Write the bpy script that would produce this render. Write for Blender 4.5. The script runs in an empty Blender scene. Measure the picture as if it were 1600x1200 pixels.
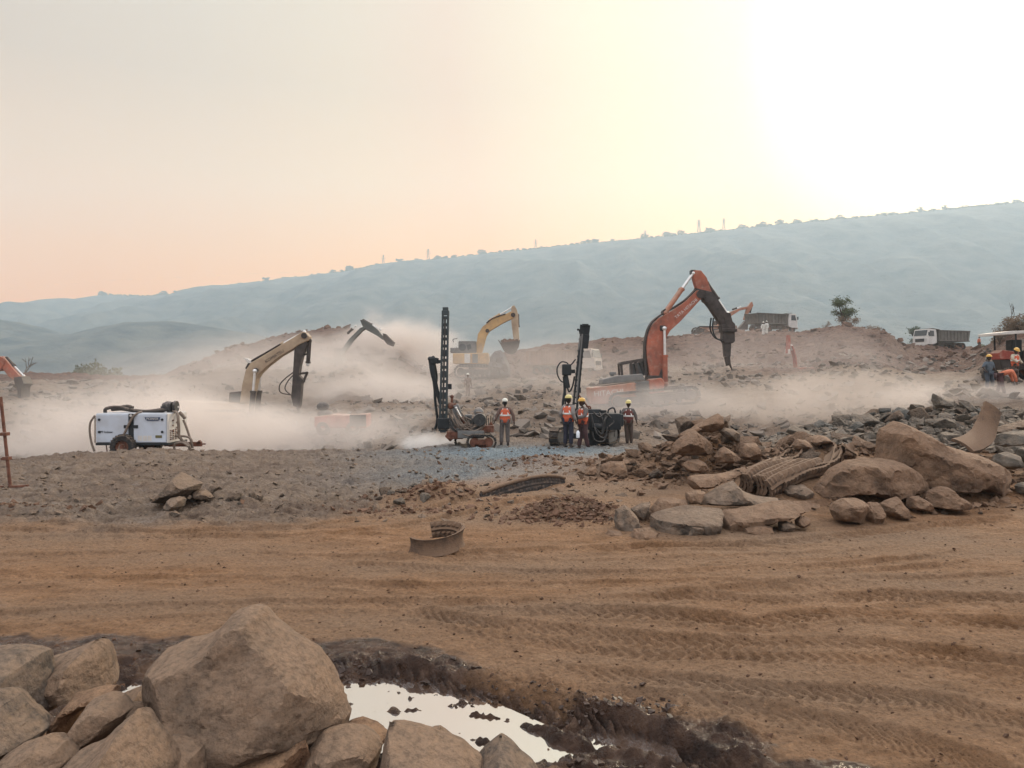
import bpy, bmesh, math, random
import numpy as np
from mathutils import Vector, Matrix, noise as mn
R = math.radians
C = bpy.context.scene.collection
scene = bpy.context.scene
# ------------------------------------------------------------------ camera
HC, HZ, F = 2.45, 592.0, 1155.0
cam = bpy.data.cameras.new('camera'); camo = bpy.data.objects.new('camera', cam); C.objects.link(camo)
cam.sensor_width = 36; cam.lens = F / 1600 * 36; cam.shift_y = (HZ - 600) / 1600.0
cam.clip_start = 0.05; cam.clip_end = 9000
camo.location = (0, 0, HC); camo.rotation_euler = (R(90), 0, 0)
scene.camera = camo
# ------------------------------------------------------------------ sky
SUN_AZ, SUN_EL = R(34), R(21)          # azimuth to the right of the view axis (+Y)
sdir = Vector((math.sin(SUN_AZ) * math.cos(SUN_EL), math.cos(SUN_AZ) * math.cos(SUN_EL), math.sin(SUN_EL)))
world = bpy.data.worlds.new('World'); scene.world = world; world.use_nodes = True
nt = world.node_tree; nt.nodes.clear()
def N(t, **k):
    n = nt.nodes.new(t)
    for a, b in k.items(): setattr(n, a, b)
    return n
L = lambda a, b: nt.links.new(a, b)
out = N('ShaderNodeOutputWorld')
sky = N('ShaderNodeTexSky', sky_type='NISHITA'); sky.sun_disc = False
sky.sun_elevation = SUN_EL; sky.sun_rotation = SUN_AZ; sky.dust_density = 4; sky.air_density = 1.5
bg1 = N('ShaderNodeBackground'); bg1.inputs[1].default_value = 0.012; L(sky.outputs[0], bg1.inputs[0])
tc = N('ShaderNodeTexCoord'); sep = N('ShaderNodeSeparateXYZ'); L(tc.outputs['Generated'], sep.inputs[0])
dot = N('ShaderNodeVectorMath', operation='DOT_PRODUCT'); L(tc.outputs['Generated'], dot.inputs[0]); dot.inputs[1].default_value = sdir
def ramp(src, stops, interp='LINEAR'):
    r = N('ShaderNodeValToRGB'); r.color_ramp.interpolation = interp
    el = r.color_ramp.elements
    while len(el) < len(stops): el.new(0.5)
    for e, (p, c) in zip(el, stops): e.position = p; e.color = (*c, 1)
    L(src, r.inputs[0]); return r.outputs[0]
def s2l(r, g, b):
    f = lambda c: ((c / 255 + .055) / 1.055) ** 2.4 if c > 10 else c / 255 / 12.92
    return (f(r), f(g), f(b))
# thin streaky cirrus: slight modulation
mp = N('ShaderNodeMapping'); mp.inputs['Scale'].default_value = (1.2, 1.2, 4.5); mp.inputs['Rotation'].default_value = (0.1, 0.35, 0); L(tc.outputs['Generated'], mp.inputs[0])
cn = N('ShaderNodeTexNoise'); cn.inputs['Scale'].default_value = 1.6; cn.inputs['Detail'].default_value = 5; cn.inputs['Roughness'].default_value = .45; L(mp.outputs[0], cn.inputs['Vector'])
va = N('ShaderNodeMath', operation='MULTIPLY_ADD'); L(cn.outputs[0], va.inputs[0]); va.inputs[1].default_value = .05; L(sep.outputs[2], va.inputs[2])
front = ramp(va.outputs[0], [(0.0, (.88, .30, .0)), (0.10, (.86, .27, .0)), (.18, (.78, .31, .06)), (.28, (.58, .34, .17)), (.38, (.43, .305, .205)), (.48, (.42, .345, .27)), (.62, (.9, .92, .98)), (1, (1.1, 1.15, 1.3))])  # top stops lie above the frame, raised to brighten haze, dust and ground
back = ramp(sep.outputs[2], [(0.0, (.48, .47, .48)), (0.3, (.58, .59, .64)), (.65, (1.0, 1.02, 1.1)), (1, (1.2, 1.23, 1.32))])  # unseen sky behind the camera, also raised to add light to the scene
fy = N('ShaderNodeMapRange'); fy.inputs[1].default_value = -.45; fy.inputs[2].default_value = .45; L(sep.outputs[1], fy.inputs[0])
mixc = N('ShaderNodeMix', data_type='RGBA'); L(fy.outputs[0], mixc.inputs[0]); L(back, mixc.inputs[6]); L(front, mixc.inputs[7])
glow = ramp(dot.outputs['Value'], [(0.45, (0, 0, 0)), (.60, (.05, .045, .03)), (.73, (.13, .10, .05)), (.81, (.19, .10, .05)), (.88, (.26, .23, .13)), (.93, (.33, .32, .19)), (.962, (.43, .43, .26)), (1.0, (.95, .97, .82))])
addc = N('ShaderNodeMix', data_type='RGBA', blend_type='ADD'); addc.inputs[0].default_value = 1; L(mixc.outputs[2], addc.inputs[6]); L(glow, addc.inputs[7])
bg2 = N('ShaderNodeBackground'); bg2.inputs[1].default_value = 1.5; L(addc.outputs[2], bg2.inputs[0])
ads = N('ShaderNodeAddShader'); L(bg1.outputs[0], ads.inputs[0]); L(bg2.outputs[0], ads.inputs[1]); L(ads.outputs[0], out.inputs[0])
# ------------------------------------------------------------------ sun
sl = bpy.data.lights.new('sun', 'SUN'); sl.energy = 3.0; sl.angle = R(8); sl.color = (1, .84, .62)
so = bpy.data.objects.new('sun', sl); C.objects.link(so); so.rotation_euler = (-sdir).to_track_quat('-Z', 'Y').to_euler()
so.location = (60, 60, 80)
scene.view_settings.view_transform = 'Standard'; scene.view_settings.look = 'None'; scene.view_settings.exposure = -0.05; scene.view_settings.gamma = 1
cy = scene.cycles
scene.render.engine = 'CYCLES'
cy.use_denoising = True; cy.max_bounces = 6; cy.diffuse_bounces = 2; cy.glossy_bounces = 2; cy.transmission_bounces = 2; cy.volume_bounces = 4; cy.transparent_max_bounces = 8
cy.volume_step_rate = 1.0; cy.volume_max_steps = 128
cy.sample_clamp_indirect = 4; cy.use_adaptive_sampling = True; cy.adaptive_threshold = .02
# ------------------------------------------------------------------ helpers
def W(px, row, y):
    "point at distance y that the camera sees at (px,row) of the 1600x1200 photograph"
    return Vector(((px - 800) / F * y, y, HC - (row - HZ) / F * y))
def tag(o, label=None, cat=None, group=None, kind=None):
    if label: o['label'] = label
    if cat: o['category'] = cat
    if group: o['group'] = group
    if kind: o['kind'] = kind
    return o
def link(name, me, mat=None, parent=None, loc=None, rot=None):
    o = bpy.data.objects.new(name, me); C.objects.link(o)
    if mat is not None and me is not None: me.materials.append(mat)
    if parent is not None: o.parent = parent
    if loc is not None: o.location = loc
    if rot is not None: o.rotation_euler = rot
    return o
def empty(name, loc, rot=(0, 0, 0)):
    o = bpy.data.objects.new(name, None); C.objects.link(o); o.location = loc; o.rotation_euler = rot; o.empty_display_size = .2
    return o
def mesh_np(name, verts, quads, smooth=True):
    me = bpy.data.meshes.new(name); verts = np.asarray(verts, np.float32); f = np.asarray(quads, np.int32)
    me.vertices.add(len(verts)); me.vertices.foreach_set('co', verts.ravel())
    n, k = f.shape
    me.loops.add(n * k); me.loops.foreach_set('vertex_index', f.ravel())
    me.polygons.add(n); me.polygons.foreach_set('loop_start', np.arange(n, dtype=np.int32) * k)
    me.polygons.foreach_set('use_smooth', np.full(n, smooth)); me.update(calc_edges=True); me.validate(); return me
def lerp(a, b, t): return a + (b - a) * t
def sstep(a, b, x):
    t = np.clip((x - a) / (b - a), 0, 1); return t * t * (3 - 2 * t)
_rng = np.random.RandomState(5)
_perm = np.tile(_rng.permutation(256), 3)
_g3 = _rng.normal(size=(256, 3)); _g3 /= np.linalg.norm(_g3, axis=1)[:, None]
def perlin(x, y, z=0.0):
    x, y, z = np.broadcast_arrays(np.asarray(x, float), np.asarray(y, float), np.asarray(z, float))
    xi, yi, zi = np.floor(x).astype(int), np.floor(y).astype(int), np.floor(z).astype(int)
    xf, yf, zf = x - xi, y - yi, z - zi
    u, v, w = [t * t * t * (t * (t * 6 - 15) + 10) for t in (xf, yf, zf)]
    r = 0
    for dx in (0, 1):
        for dy in (0, 1):
            for dz in (0, 1):
                h = _perm[_perm[_perm[(xi + dx) & 255] + ((yi + dy) & 255)] + ((zi + dz) & 255)]
                g = _g3[h]
                d = g[..., 0] * (xf - dx) + g[..., 1] * (yf - dy) + g[..., 2] * (zf - dz)
                r = r + d * (u if dx else 1 - u) * (v if dy else 1 - v) * (w if dz else 1 - w)
    return r * 1.6
def fbm(x, y, z=0.0, o=4, g=.5):
    s, a, f = 0, 1, 1
    for i in range(o):
        s = s + a * perlin(np.asarray(x) * f + 17.3 * i, np.asarray(y) * f - 9.1 * i, np.asarray(z) * f); a *= g; f *= 2.03
    return s
# ------------------------------------------------------------------ materials
def material(name, col, rough=.8, var=.25, vs=3.0, col2=None, dust=0.0, dustcol=(.36, .25, .17), bump=.0, bs=20.0, metal=0.0, spec=.3, coord='Object', bd=.02, speck=0, hard=0):
    m = bpy.data.materials.new(name); m.use_nodes = True; t = m.node_tree; nn = t.nodes; ll = t.links
    b = nn['Principled BSDF']; b.inputs['Roughness'].default_value = rough; b.inputs['Metallic'].default_value = metal; b.inputs['Specular IOR Level'].default_value = spec
    tc = nn.new('ShaderNodeTexCoord'); c0 = tc.outputs[coord]
    n1 = nn.new('ShaderNodeTexNoise'); n1.inputs['Scale'].default_value = vs; n1.inputs['Detail'].default_value = 6; n1.inputs['Roughness'].default_value = .62; ll.new(c0, n1.inputs['Vector'])
    c2 = col2 or tuple(c * (1 - var) for c in col); c1 = tuple(min(1, c * (1 + var * .6)) for c in col)
    r = nn.new('ShaderNodeValToRGB'); e = r.color_ramp.elements; e[0].position = .32 + hard; e[1].position = .66 - hard; e[0].color = (*c2, 1); e[1].color = (*c1, 1); ll.new(n1.outputs[0], r.inputs[0])
    colout = r.outputs[0]
    if dust > 0:
        n2 = nn.new('ShaderNodeTexNoise'); n2.inputs['Scale'].default_value = vs * 2.3; n2.inputs['Detail'].default_value = 7; n2.inputs['Roughness'].default_value = .7; ll.new(c0, n2.inputs['Vector'])
        ge = nn.new('ShaderNodeNewGeometry'); sp = nn.new('ShaderNodeSeparateXYZ'); ll.new(ge.outputs['Normal'], sp.inputs[0])
        ma = nn.new('ShaderNodeMath'); ma.operation = 'MULTIPLY_ADD'; ll.new(sp.outputs[2], ma.inputs[0]); ma.inputs[1].default_value = .28; ll.new(n2.outputs[0], ma.inputs[2])
        mr = nn.new('ShaderNodeMapRange'); mr.inputs[1].default_value = .72 - dust * .55; mr.inputs[2].default_value = .98 - dust * .55; ll.new(ma.outputs[0], mr.inputs[0])
        mm = nn.new('ShaderNodeMath'); mm.operation = 'MULTIPLY'; mm.inputs[1].default_value = min(1, .45 + dust * .5); ll.new(mr.outputs[0], mm.inputs[0])
        mx = nn.new('ShaderNodeMix'); mx.data_type = 'RGBA'; ll.new(mm.outputs[0], mx.inputs[0]); ll.new(colout, mx.inputs[6]); mx.inputs[7].default_value = (*dustcol, 1)
        colout = mx.outputs[2]
    if speck:
        n4 = nn.new('ShaderNodeTexNoise'); n4.inputs['Scale'].default_value = bs * 1.6; n4.inputs['Detail'].default_value = 8; n4.inputs['Roughness'].default_value = .75; ll.new(c0, n4.inputs['Vector'])
        r4 = nn.new('ShaderNodeValToRGB'); e4 = r4.color_ramp.elements; e4[0].position = .39; e4[0].color = (1 - speck, 1 - speck, 1 - speck, 1); e4[1].position = .48; e4[1].color = (1, 1, 1, 1); x4 = e4.new(.64); x4.color = (1 + speck * .8, 1 + speck * .75, 1 + speck * .7, 1); ll.new(n4.outputs[0], r4.inputs[0])
        m4 = nn.new('ShaderNodeMix'); m4.data_type = 'RGBA'; m4.blend_type = 'MULTIPLY'; m4.inputs[0].default_value = 1; ll.new(colout, m4.inputs[6]); ll.new(r4.outputs[0], m4.inputs[7]); colout = m4.outputs[2]
    ll.new(colout, b.inputs['Base Color'])
    if bump > 0:
        n3 = nn.new('ShaderNodeTexNoise'); n3.inputs['Scale'].default_value = bs; n3.inputs['Detail'].default_value = 7; n3.inputs['Roughness'].default_value = .68; ll.new(c0, n3.inputs['Vector'])
        bu = nn.new('ShaderNodeBump'); bu.inputs['Strength'].default_value = bump; bu.inputs['Distance'].default_value = bd; ll.new(n3.outputs[0], bu.inputs['Height'])
        if speck:
            n5 = nn.new('ShaderNodeTexNoise'); n5.inputs['Scale'].default_value = bs * .3; n5.inputs['Detail'].default_value = 4; ll.new(c0, n5.inputs['Vector']); b5 = nn.new('ShaderNodeBump'); b5.inputs['Strength'].default_value = .8; b5.inputs['Distance'].default_value = bd * 3; ll.new(n5.outputs[0], b5.inputs['Height']); ll.new(b5.outputs[0], bu.inputs['Normal'])
        ll.new(bu.outputs[0], b.inputs['Normal'])
    return m
# ------------------------------------------------------------------ terrain
def zr(row, y): return HC - (row - HZ) / F * y
# columns of (distance, height) knots: the lie of the land along bearings named by the photograph's columns
P = {
 -500: [(12, 0), (24, -.1), (30, -1.2), (42, -.6), (55, 1.6), (75, 2.6), (90, 3), (140, 0), (300, -3)],
 0:    [(12, 0), (19, -.1), (23.5, -.12), (29, -1.3), (38, -1.2), (48, .9), (58, zr(600, 58)), (72, zr(598, 72)), (80, zr(589, 80)), (92, 2.6), (150, -2), (300, -4)],
 120:  [(12, 0), (19, -.05), (24.5, .05), (29, -1.3), (38, -1.2), (48, .9), (58, zr(598, 58)), (72, zr(596, 72)), (80, zr(586, 80)), (92, 2.6), (150, -2), (300, -4)],
 250:  [(12, 0), (19, -.05), (25.3, .08), (30, -1.3), (38, -1.0), (48, 1.0), (58, zr(600, 58)), (72, zr(598, 72)), (80, zr(590, 80)), (92, 2.6), (150, -2), (300, -4)],
 300:  [(12, 0), (19, -.05), (25.5, .02), (30, -1.3), (38, -.8), (48, 1.1), (58, zr(588, 58)), (72, zr(582, 72)), (80, zr(571, 80)), (92, 3.5), (150, -2), (300, -4)],
 375:  [(12, 0), (19, -.1), (25.5, 0), (30, -1.3), (38, -.6), (48, 1.3), (58, zr(580, 58)), (70, zr(565, 70)), (80, zr(541, 80)), (95, zr(541, 95)), (150, 0), (300, -4)],
 480:  [(12, 0), (18, -.15), (25.5, 0), (30, -1.1), (38, -.3), (48, 1.2), (58, zr(585, 58)), (70, zr(560, 70)), (80, zr(523, 80)), (95, zr(522, 95)), (150, 0), (300, -4)],
 540:  [(12, 0), (18, -.15), (25.5, 0), (30, -1.0), (36, -.1), (42, .9), (55, zr(592, 55)), (70, zr(560, 70)), (80, zr(516, 80)), (95, zr(520, 95)), (150, 0), (300, -4)],
 620:  [(12, 0), (18, -.1), (25.5, 0), (30, -.6), (36, .3), (41, zr(632, 41)), (47, .8), (60, 1.7), (80, zr(535, 80)), (95, zr(535, 95)), (150, 0), (300, -4)],
 700:  [(12, 0), (18, -.05), (27, 0), (30, -.1), (36, .6), (45, zr(630, 45)), (55, zr(618, 55)), (61, zr(602, 61)), (65, zr(593, 65)), (76, zr(592, 76)), (95, zr(565, 95)), (150, 0), (300, -4)],
 860:  [(12, 0), (20, .05), (28, 0), (31, 0), (38, .7), (48, zr(624, 48)), (58, zr(608, 58)), (63, zr(598, 63)), (66, zr(593, 66)), (76, zr(592, 76)), (86, zr(560, 86)), (94, zr(541, 94)), (110, zr(541, 110)), (160, 0), (300, -4)],
 960:  [(12, 0), (20, .05), (28, 0), (33, 0), (40, .2), (48, .75), (58, zr(606, 58)), (70, zr(590, 70)), (80, zr(560, 80)), (90, zr(533, 90)), (110, zr(534, 110)), (160, 0), (300, -4)],
 1060: [(12, 0), (20, 0), (28, -.1), (34, -.2), (42, .3), (48, .85), (58, zr(590, 58)), (66, zr(575, 66)), (76, zr(555, 76)), (88, zr(526, 88)), (110, zr(527, 110)), (160, 0), (300, -4)],
 1150: [(12, 0), (16, .15), (22, .3), (27, -.3), (34, -.5), (42, .5), (50, zr(606, 50)), (58, zr(583, 58)), (66, zr(572, 66)), (76, zr(555, 76)), (86, zr(520, 86)), (105, zr(521, 105)), (160, 0), (300, -4)],
 1240: [(12, 0), (16, .25), (20, .45), (24, zr(680, 24)), (28, 0), (34, -.4), (42, .8), (50, zr(600, 50)), (58, zr(582, 58)), (66, zr(573, 66)), (76, zr(550, 76)), (84, zr(521, 84)), (105, zr(522, 105)), (160, 0), (300, -4)],
 1320: [(13, 0), (17, .35), (20, .6), (24.5, zr(662, 24.5)), (28, .3), (34, -.1), (41, .9), (46, zr(588, 46)), (50, zr(572, 50)), (54, zr(575, 54)), (60, zr(575, 60)), (72, zr(540, 72)), (80, zr(512, 80)), (90, zr(512, 90)), (105, zr(530, 105)), (160, 2), (300, -2)],
 1380: [(13, 0), (17, .4), (20, .7), (25, zr(648, 25)), (28, .5), (34, .2), (41, 1), (47, zr(590, 47)), (51, zr(578, 51)), (56, zr(580, 56)), (64, zr(568, 64)), (72, zr(540, 72)), (79, zr(517, 79)), (88, zr(530, 88)), (105, zr(540, 105)), (160, 3), (300, -2)],
 1420: [(13, 0), (17, .4), (20, .8), (25, zr(645, 25)), (29, .5), (35, .4), (42, 1.2), (50, zr(590, 50)), (56, zr(584, 56)), (64, zr(575, 64)), (74, zr(552, 74)), (82, zr(543, 82)), (92, zr(545, 92)), (105, zr(543, 105)), (160, 3), (300, -2)],
 1500: [(14, 0), (18, .4), (21, .9), (25, zr(640, 25)), (28, 1.0), (32, zr(616, 32)), (37, zr(606, 37)), (44, zr(597, 44)), (56, zr(586, 56)), (66, zr(568, 66)), (76, zr(558, 76)), (92, zr(547, 92)), (105, zr(545, 105)), (160, 3), (300, -2)],
 1600: [(14, 0), (18, .4), (21, .9), (25, zr(650, 25)), (28, 1.3), (32, zr(612, 32)), (37, zr(602, 37)), (44, zr(592, 44)), (50, zr(570, 50)), (58, zr(520, 58)), (64, zr(508, 64)), (72, zr(515, 72)), (92, zr(545, 92)), (110, zr(545, 110)), (160, 3), (300, -2)],
 2100: [(14, 0), (20, .6), (26, 1.2), (34, 2), (50, 3.5), (64, 6), (92, 6), (110, 5), (160, 2), (300, -2)],
}
_cols = sorted(P); _ds = np.concatenate([np.linspace(0, 120, 481), np.linspace(121, 400, 140)])
def _prof(k):
    kn = P[k]; d = np.array([0.0] + [a for a, b in kn]); z = np.array([0.0] + [b for a, b in kn])
    v = np.interp(_ds, d, z); w = np.ones(5) / 5
    return np.concatenate([v[:2], np.convolve(v, w, 'valid'), v[-2:]])
_tab = np.array([_prof(k) for k in _cols])
def zbase(x, y):
    yy = np.maximum(y, .5); u = 800 + x / yy * F
    u = np.where(y < .5, 800, u); ci = np.interp(u, _cols, np.arange(len(_cols)))
    di = np.interp(np.clip(yy, 0, 400), _ds, np.arange(len(_ds)))
    c0 = np.clip(ci.astype(int), 0, len(_cols) - 2); d0 = np.clip(di.astype(int), 0, len(_ds) - 2)
    fc = ci - c0; fc = fc * fc * (3 - 2 * fc); fd = di - d0
    a = _tab[c0, d0] * (1 - fd) + _tab[c0, d0 + 1] * fd; b = _tab[c0 + 1, d0] * (1 - fd) + _tab[c0 + 1, d0 + 1] * fd
    z = a * (1 - fc) + b * fc
    return np.where(y < 400, z, -4)
def gp(px, row): y = HC * F / (row - HZ); return ((px - 800) / F * y, y)     # a point of the flat yard
def gauss(x, y, cx, cy, sx, sy, a=0):
    c, s = math.cos(a), math.sin(a); dx, dy = x - cx, y - cy
    u = (dx * c + dy * s) / sx; v = (-dx * s + dy * c) / sy
    return np.exp(-(u * u + v * v))
# wheel tracks: rows of points on the yard, width, depth, lug pitch
TRK = []
def trk(pts, w=.26, d=.035, lug=.11, lugd=.5, ridge=.5): TRK.append((np.array([gp(*p) for p in pts]), w, d, lug, lugd, ridge))
trk([(-300, 900), (0, 868), (300, 862), (640, 874), (900, 878), (1250, 868), (1700, 830)], .3, .025, .11, .15)
trk([(-300, 925), (0, 905), (300, 903), (640, 917), (900, 915), (1250, 905), (1800, 858)], .3, .03, .11, .2)
trk([(-300, 858), (0, 842), (300, 838), (520, 836), (640, 820), (780, 790), (950, 772), (1100, 748), (1300, 715)], .34, .05, .3)
trk([(-300, 845), (0, 828), (250, 832), (480, 822), (600, 805), (760, 775), (950, 755), (1100, 735), (1300, 705)], .34, .05, .3)
trk([(560, 850), (680, 868), (850, 862), (1000, 852), (1200, 850), (1700, 800)], .35, .06, .3)
trk([(400, 905), (560, 885), (700, 890), (950, 895), (1300, 885), (1800, 835)], .25, .03)
trk([(640, 955), (760, 975), (900, 990), (1020, 1004), (1180, 1008), (1380, 1012), (1500, 1022), (1800, 1060)], .30, .055, .13, .8, .8)
trk([(700, 985), (860, 1003), (1000, 1020), (1180, 1026), (1400, 1034), (1800, 1090)], .26, .035, .13, .8)
trk([(800, 955), (1000, 960), (1180, 975), (1320, 960), (1460, 965), (1800, 985)], .34, .045, .14, .9, .8)
trk([(1000, 930), (1200, 938), (1400, 932), (1600, 938), (1900, 950)], .3, .04, .14, .9)
trk([(-300, 985), (0, 960), (200, 950), (420, 943), (640, 940), (900, 942), (1200, 925), (1700, 890)], .28, .03, .12, .25)
trk([(-300, 1005), (0, 985), (200, 972), (420, 962), (600, 960), (760, 958), (1000, 950)], .24, .02, .12, .25)
trk([(850, 1045), (1000, 1060), (1200, 1080), (1400, 1090), (1560, 1120), (1800, 1180)], .3, .035, .13, .6)
trk([(900, 1090), (1100, 1100), (1300, 1135), (1450, 1165), (1700, 1260)], .3, .03, .13, .5)
trk([(560, 1040), (700, 1070), (820, 1100), (950, 1140), (1080, 1180), (1200, 1230)], .30, .07, .13, .9, .9)
trk([(540, 1062), (660, 1095), (760, 1125), (860, 1165), (960, 1215)], .22, .03, .11, 1.4, .5)
trk([(0, 1030), (150, 1040), (300, 1060), (500, 1075)], .3, .06, .13, .8, .8)
trk([(430, 795), (560, 770), (700, 745), (860, 722)], .35, .03, .3)
trk([(-100, 800), (150, 805), (330, 800), (480, 790)], .35, .03, .3)
PUD = [gp(p, r) for p, r in [(200, 1075), (330, 1078), (470, 1085), (560, 1092), (650, 1112), (740, 1125), (830, 1150), (900, 1160), (990, 1155), (1085, 1166)]]
PUDW = [.12, .2, .32, .39, .42, .38, .18, -.02, .03, -.06]
def puddle_d(x, y):
    best = np.full(np.shape(x), 9.0)
    for i in range(len(PUD) - 1):
        (ax, ay), (bx, by) = PUD[i], PUD[i + 1]
        dx, dy = bx - ax, by - ay; t = np.clip(((x - ax) * dx + (y - ay) * dy) / (dx * dx + dy * dy), 0, 1)
        d = np.hypot(x - ax - t * dx, y - ay - t * dy) - (PUDW[i] * (1 - t) + PUDW[i + 1] * t); best = np.minimum(best, d)
    return best
def height(x, y, detail=True):
    x = np.asarray(x, float); y = np.asarray(y, float)
    z = zbase(x, y)
    # rock piles' cores
    z = z + 1.0 * gauss(x, y, 5.1, 19.8, 1.1, 1.3) + .42 * gauss(x, y, 3.2, 19.2, 1.5, .8) + .35 * gauss(x, y, 7.6, 18.2, 1.6, 1.0) + .3 * gauss(x, y, 5.6, 14.6, 2.6, .7, .15) + .3 * gauss(x, y, 9.0, 15.5, 1.6, 1.0)
    z = z + .30 * gauss(x, y, 1.0, 13.3, .9, .45, .2) + .28 * gauss(x, y, -1.6, 15.6, 1.2, .5, .5) + .22 * gauss(x, y, .8, 21.0, 1.7, .6, .25)
    z = z + .12 * gauss(x, y, -6.2, 14.7, 1.2, .8) + .14 * gauss(x, y, -9.5, 13.6, 2.2, .35, -.1)
    z = z + .1 * gauss(x, y, 3.0, 8.8, 1.2, .25, .1)
    far = sstep(26, 42, y)
    if not detail: return z + .12 * far * fbm(x * .3, y * .3, 3.3, 3)
    rough = sstep(27, 34, y); emb = sstep(66, 74, y)
    yard = 1 - rough
    z = z + .035 * fbm(x * .35, y * .5, 1.0, 3) * yard
    grey = zone_grey(x, y)
    z = z + yard * (.014 + .085 * grey) * fbm(x * 2.2, y * 2.6, 5.0, 5, .6)
    z = z + yard * .011 * fbm(x * 8, y * 8, 2.0, 3, .6) 
    # rutted ground
    wob = .08 * perlin(x * .8, y * .8, 9.0) + .02 * perlin(x * 4, y * 4, 2.0)
    for pts, w, d, lug, lugd, ridge in TRK:
        o = np.argsort(pts[:, 0]); px, py = pts[o, 0], pts[o, 1]
        if py.min() > 30: continue
        yc = np.interp(x, px, py); g = np.gradient(np.interp(px, px, py), px); sl = np.interp(x, px, g)
        q = (y - yc) / np.sqrt(1 + sl * sl) + wob * .6
        inside = sstep(px[0] - .2, px[0] + .4, x) * (1 - sstep(px[-1] - .4, px[-1] + .2, x))
        m = inside * yard
        fade = .55 + .75 * perlin(x * .5 + d * 300, y * .5, 4.0)
        prof = -(1 - sstep(w * .42, w * .62, np.abs(q))) + ridge * np.exp(-((np.abs(q) - w * .72) / (w * .16)) ** 2)
        ph = (x * np.sqrt(1 + sl * sl)) / lug + np.abs(q) * 1.1 / lug * .8
        lugs = np.clip(np.sin(2 * np.pi * ph) * 1.6, -1, 1) * (1 - sstep(w * .40, w * .58, np.abs(q)))
        z = z + m * 1.35 * d * np.clip(fade, .1, 1.2) * (1 - .45 * (1 - sstep(-.1, .15, puddle_d(x, y)))) * (prof + lugd * .62 * lugs)
    # puddle and its churned bank
    pd = puddle_d(x, y) + .05 * fbm(x * 3, y * 3, 7.0, 3) 
    z = z - .135 * (1 - sstep(-.12, .34, pd))
    bank = np.exp(-((pd - .42) / .2) ** 2)
    z = z + bank * (.018 + .045 * fbm(x * 5, y * 5, 1.5, 4, .65))
    bed = 1 - sstep(-.05, .45, pd)
    z = z + bed * .055 * np.maximum(fbm(x * 6, y * 9, 6.5, 3, .6), -.2)
    # broken rock ground beyond the yard
    rub = rough * (1 - emb)
    z = z + rub * (.28 * fbm(x * .35, y * .35, 8.0, 3) + .16 * np.abs(fbm(x * 1.1, y * 1.1, 1.0, 3, .6)))
    z = z + emb * (.5 * fbm(x * .12, y * .12, 4.0, 3) + .22 * fbm(x * .9, y * .9, 2.2, 4, .6)) * (1 - sstep(250, 400, y))
    return z
def zone_grey(x, y):
    "1 on grey rock dust, 0 on brown laterite of the haul road"
    yy = np.maximum(y, 1); px = 800 + x / yy * F
    edge = np.interp(px, [-400, 0, 250, 480, 560, 700, 800, 900, 1000, 1150, 1400, 1700], [11.0, 12.3, 12.0, 12.6, 13.6, 17.5, 21.0, 23.5, 24.0, 24, 20, 18])
    edge = edge + .8 * fbm(x * .5, yy * .5, 3.0, 3)
    return sstep(-.6, .9, y - edge)
def gz(x, y): return float(height(np.array([x]), np.array([y]))[0])
def wet_mask(x, y):
    pd = puddle_d(x, y); n = fbm(x * 1.6, y * 1.6, 2.0, 4, .6)
    a = 1 - sstep(.12, .55, pd + .35 * n)
    # churned wet strips lower right of the puddle and along the left road edge
    b = np.maximum(gauss(x, y, .9, 4.9, 1.0, .45), .9 * gauss(x, y, 1.9, 4.55, .8, .2)) + .9 * gauss(x, y, -3.4, 6.7, 2.6, .42, -.05) + .7 * gauss(x, y, -.9, 6.5, .9, .35, -.5)
    return np.clip(a + sstep(.35, .75, b + .25 * n), 0, 1)
ang = np.concatenate([np.linspace(R(-180), R(-48), 40, endpoint=False), np.linspace(R(-48), R(-38), 40, endpoint=False), np.linspace(R(-38), R(38), 1150, endpoint=False), np.linspace(R(38), R(48), 40, endpoint=False), np.linspace(R(48), R(180), 41)])
rad = np.concatenate([[.3, 1.2, 2, 2.8], np.geomspace(3.4, 16, 540, endpoint=False), np.geomspace(16, 125, 330), np.geomspace(127, 2730, 55)])
A, RR = np.meshgrid(ang, rad); X, Y = RR * np.sin(A), RR * np.cos(A)
Z = height(X, Y); Z = np.where(RR > 400, -4 + 0 * Z, Z)
na, nr = len(ang), len(rad); idx = np.arange(na * nr).reshape(nr, na)
q = np.stack([idx[:-1, :-1], idx[:-1, 1:], idx[1:, 1:], idx[1:, :-1]], -1).reshape(-1, 4)
gme = mesh_np('ground', np.stack([X, Y, Z], -1).reshape(-1, 3), q[:, ::-1])
zone = np.zeros((nr, na, 4), np.float32); zone[..., 0] = zone_grey(X, Y); zone[..., 1] = wet_mask(X, Y)
yy_ = np.maximum(Y, 1); PX_ = 800 + X / yy_ * F
emb_ = sstep(63, 70, Y + 2 * fbm(X * .3, Y * .3, 1.0, 3)); right_ = sstep(1120, 1250, PX_) * sstep(50, 60, Y) ; zone[..., 2] = np.clip(np.maximum(emb_, right_), 0, 1)
zone[..., 3] = np.clip(gauss(X, Y, .3, 24.6, 4.2, 2.6) * 1.2 + .6 * gauss(X, Y, -1.2, 19.5, 3, 2.2), 0, 1)
va_ = gme.color_attributes.new('zone', 'FLOAT_COLOR', 'POINT'); va_.data.foreach_set('color', zone.ravel())
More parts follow.
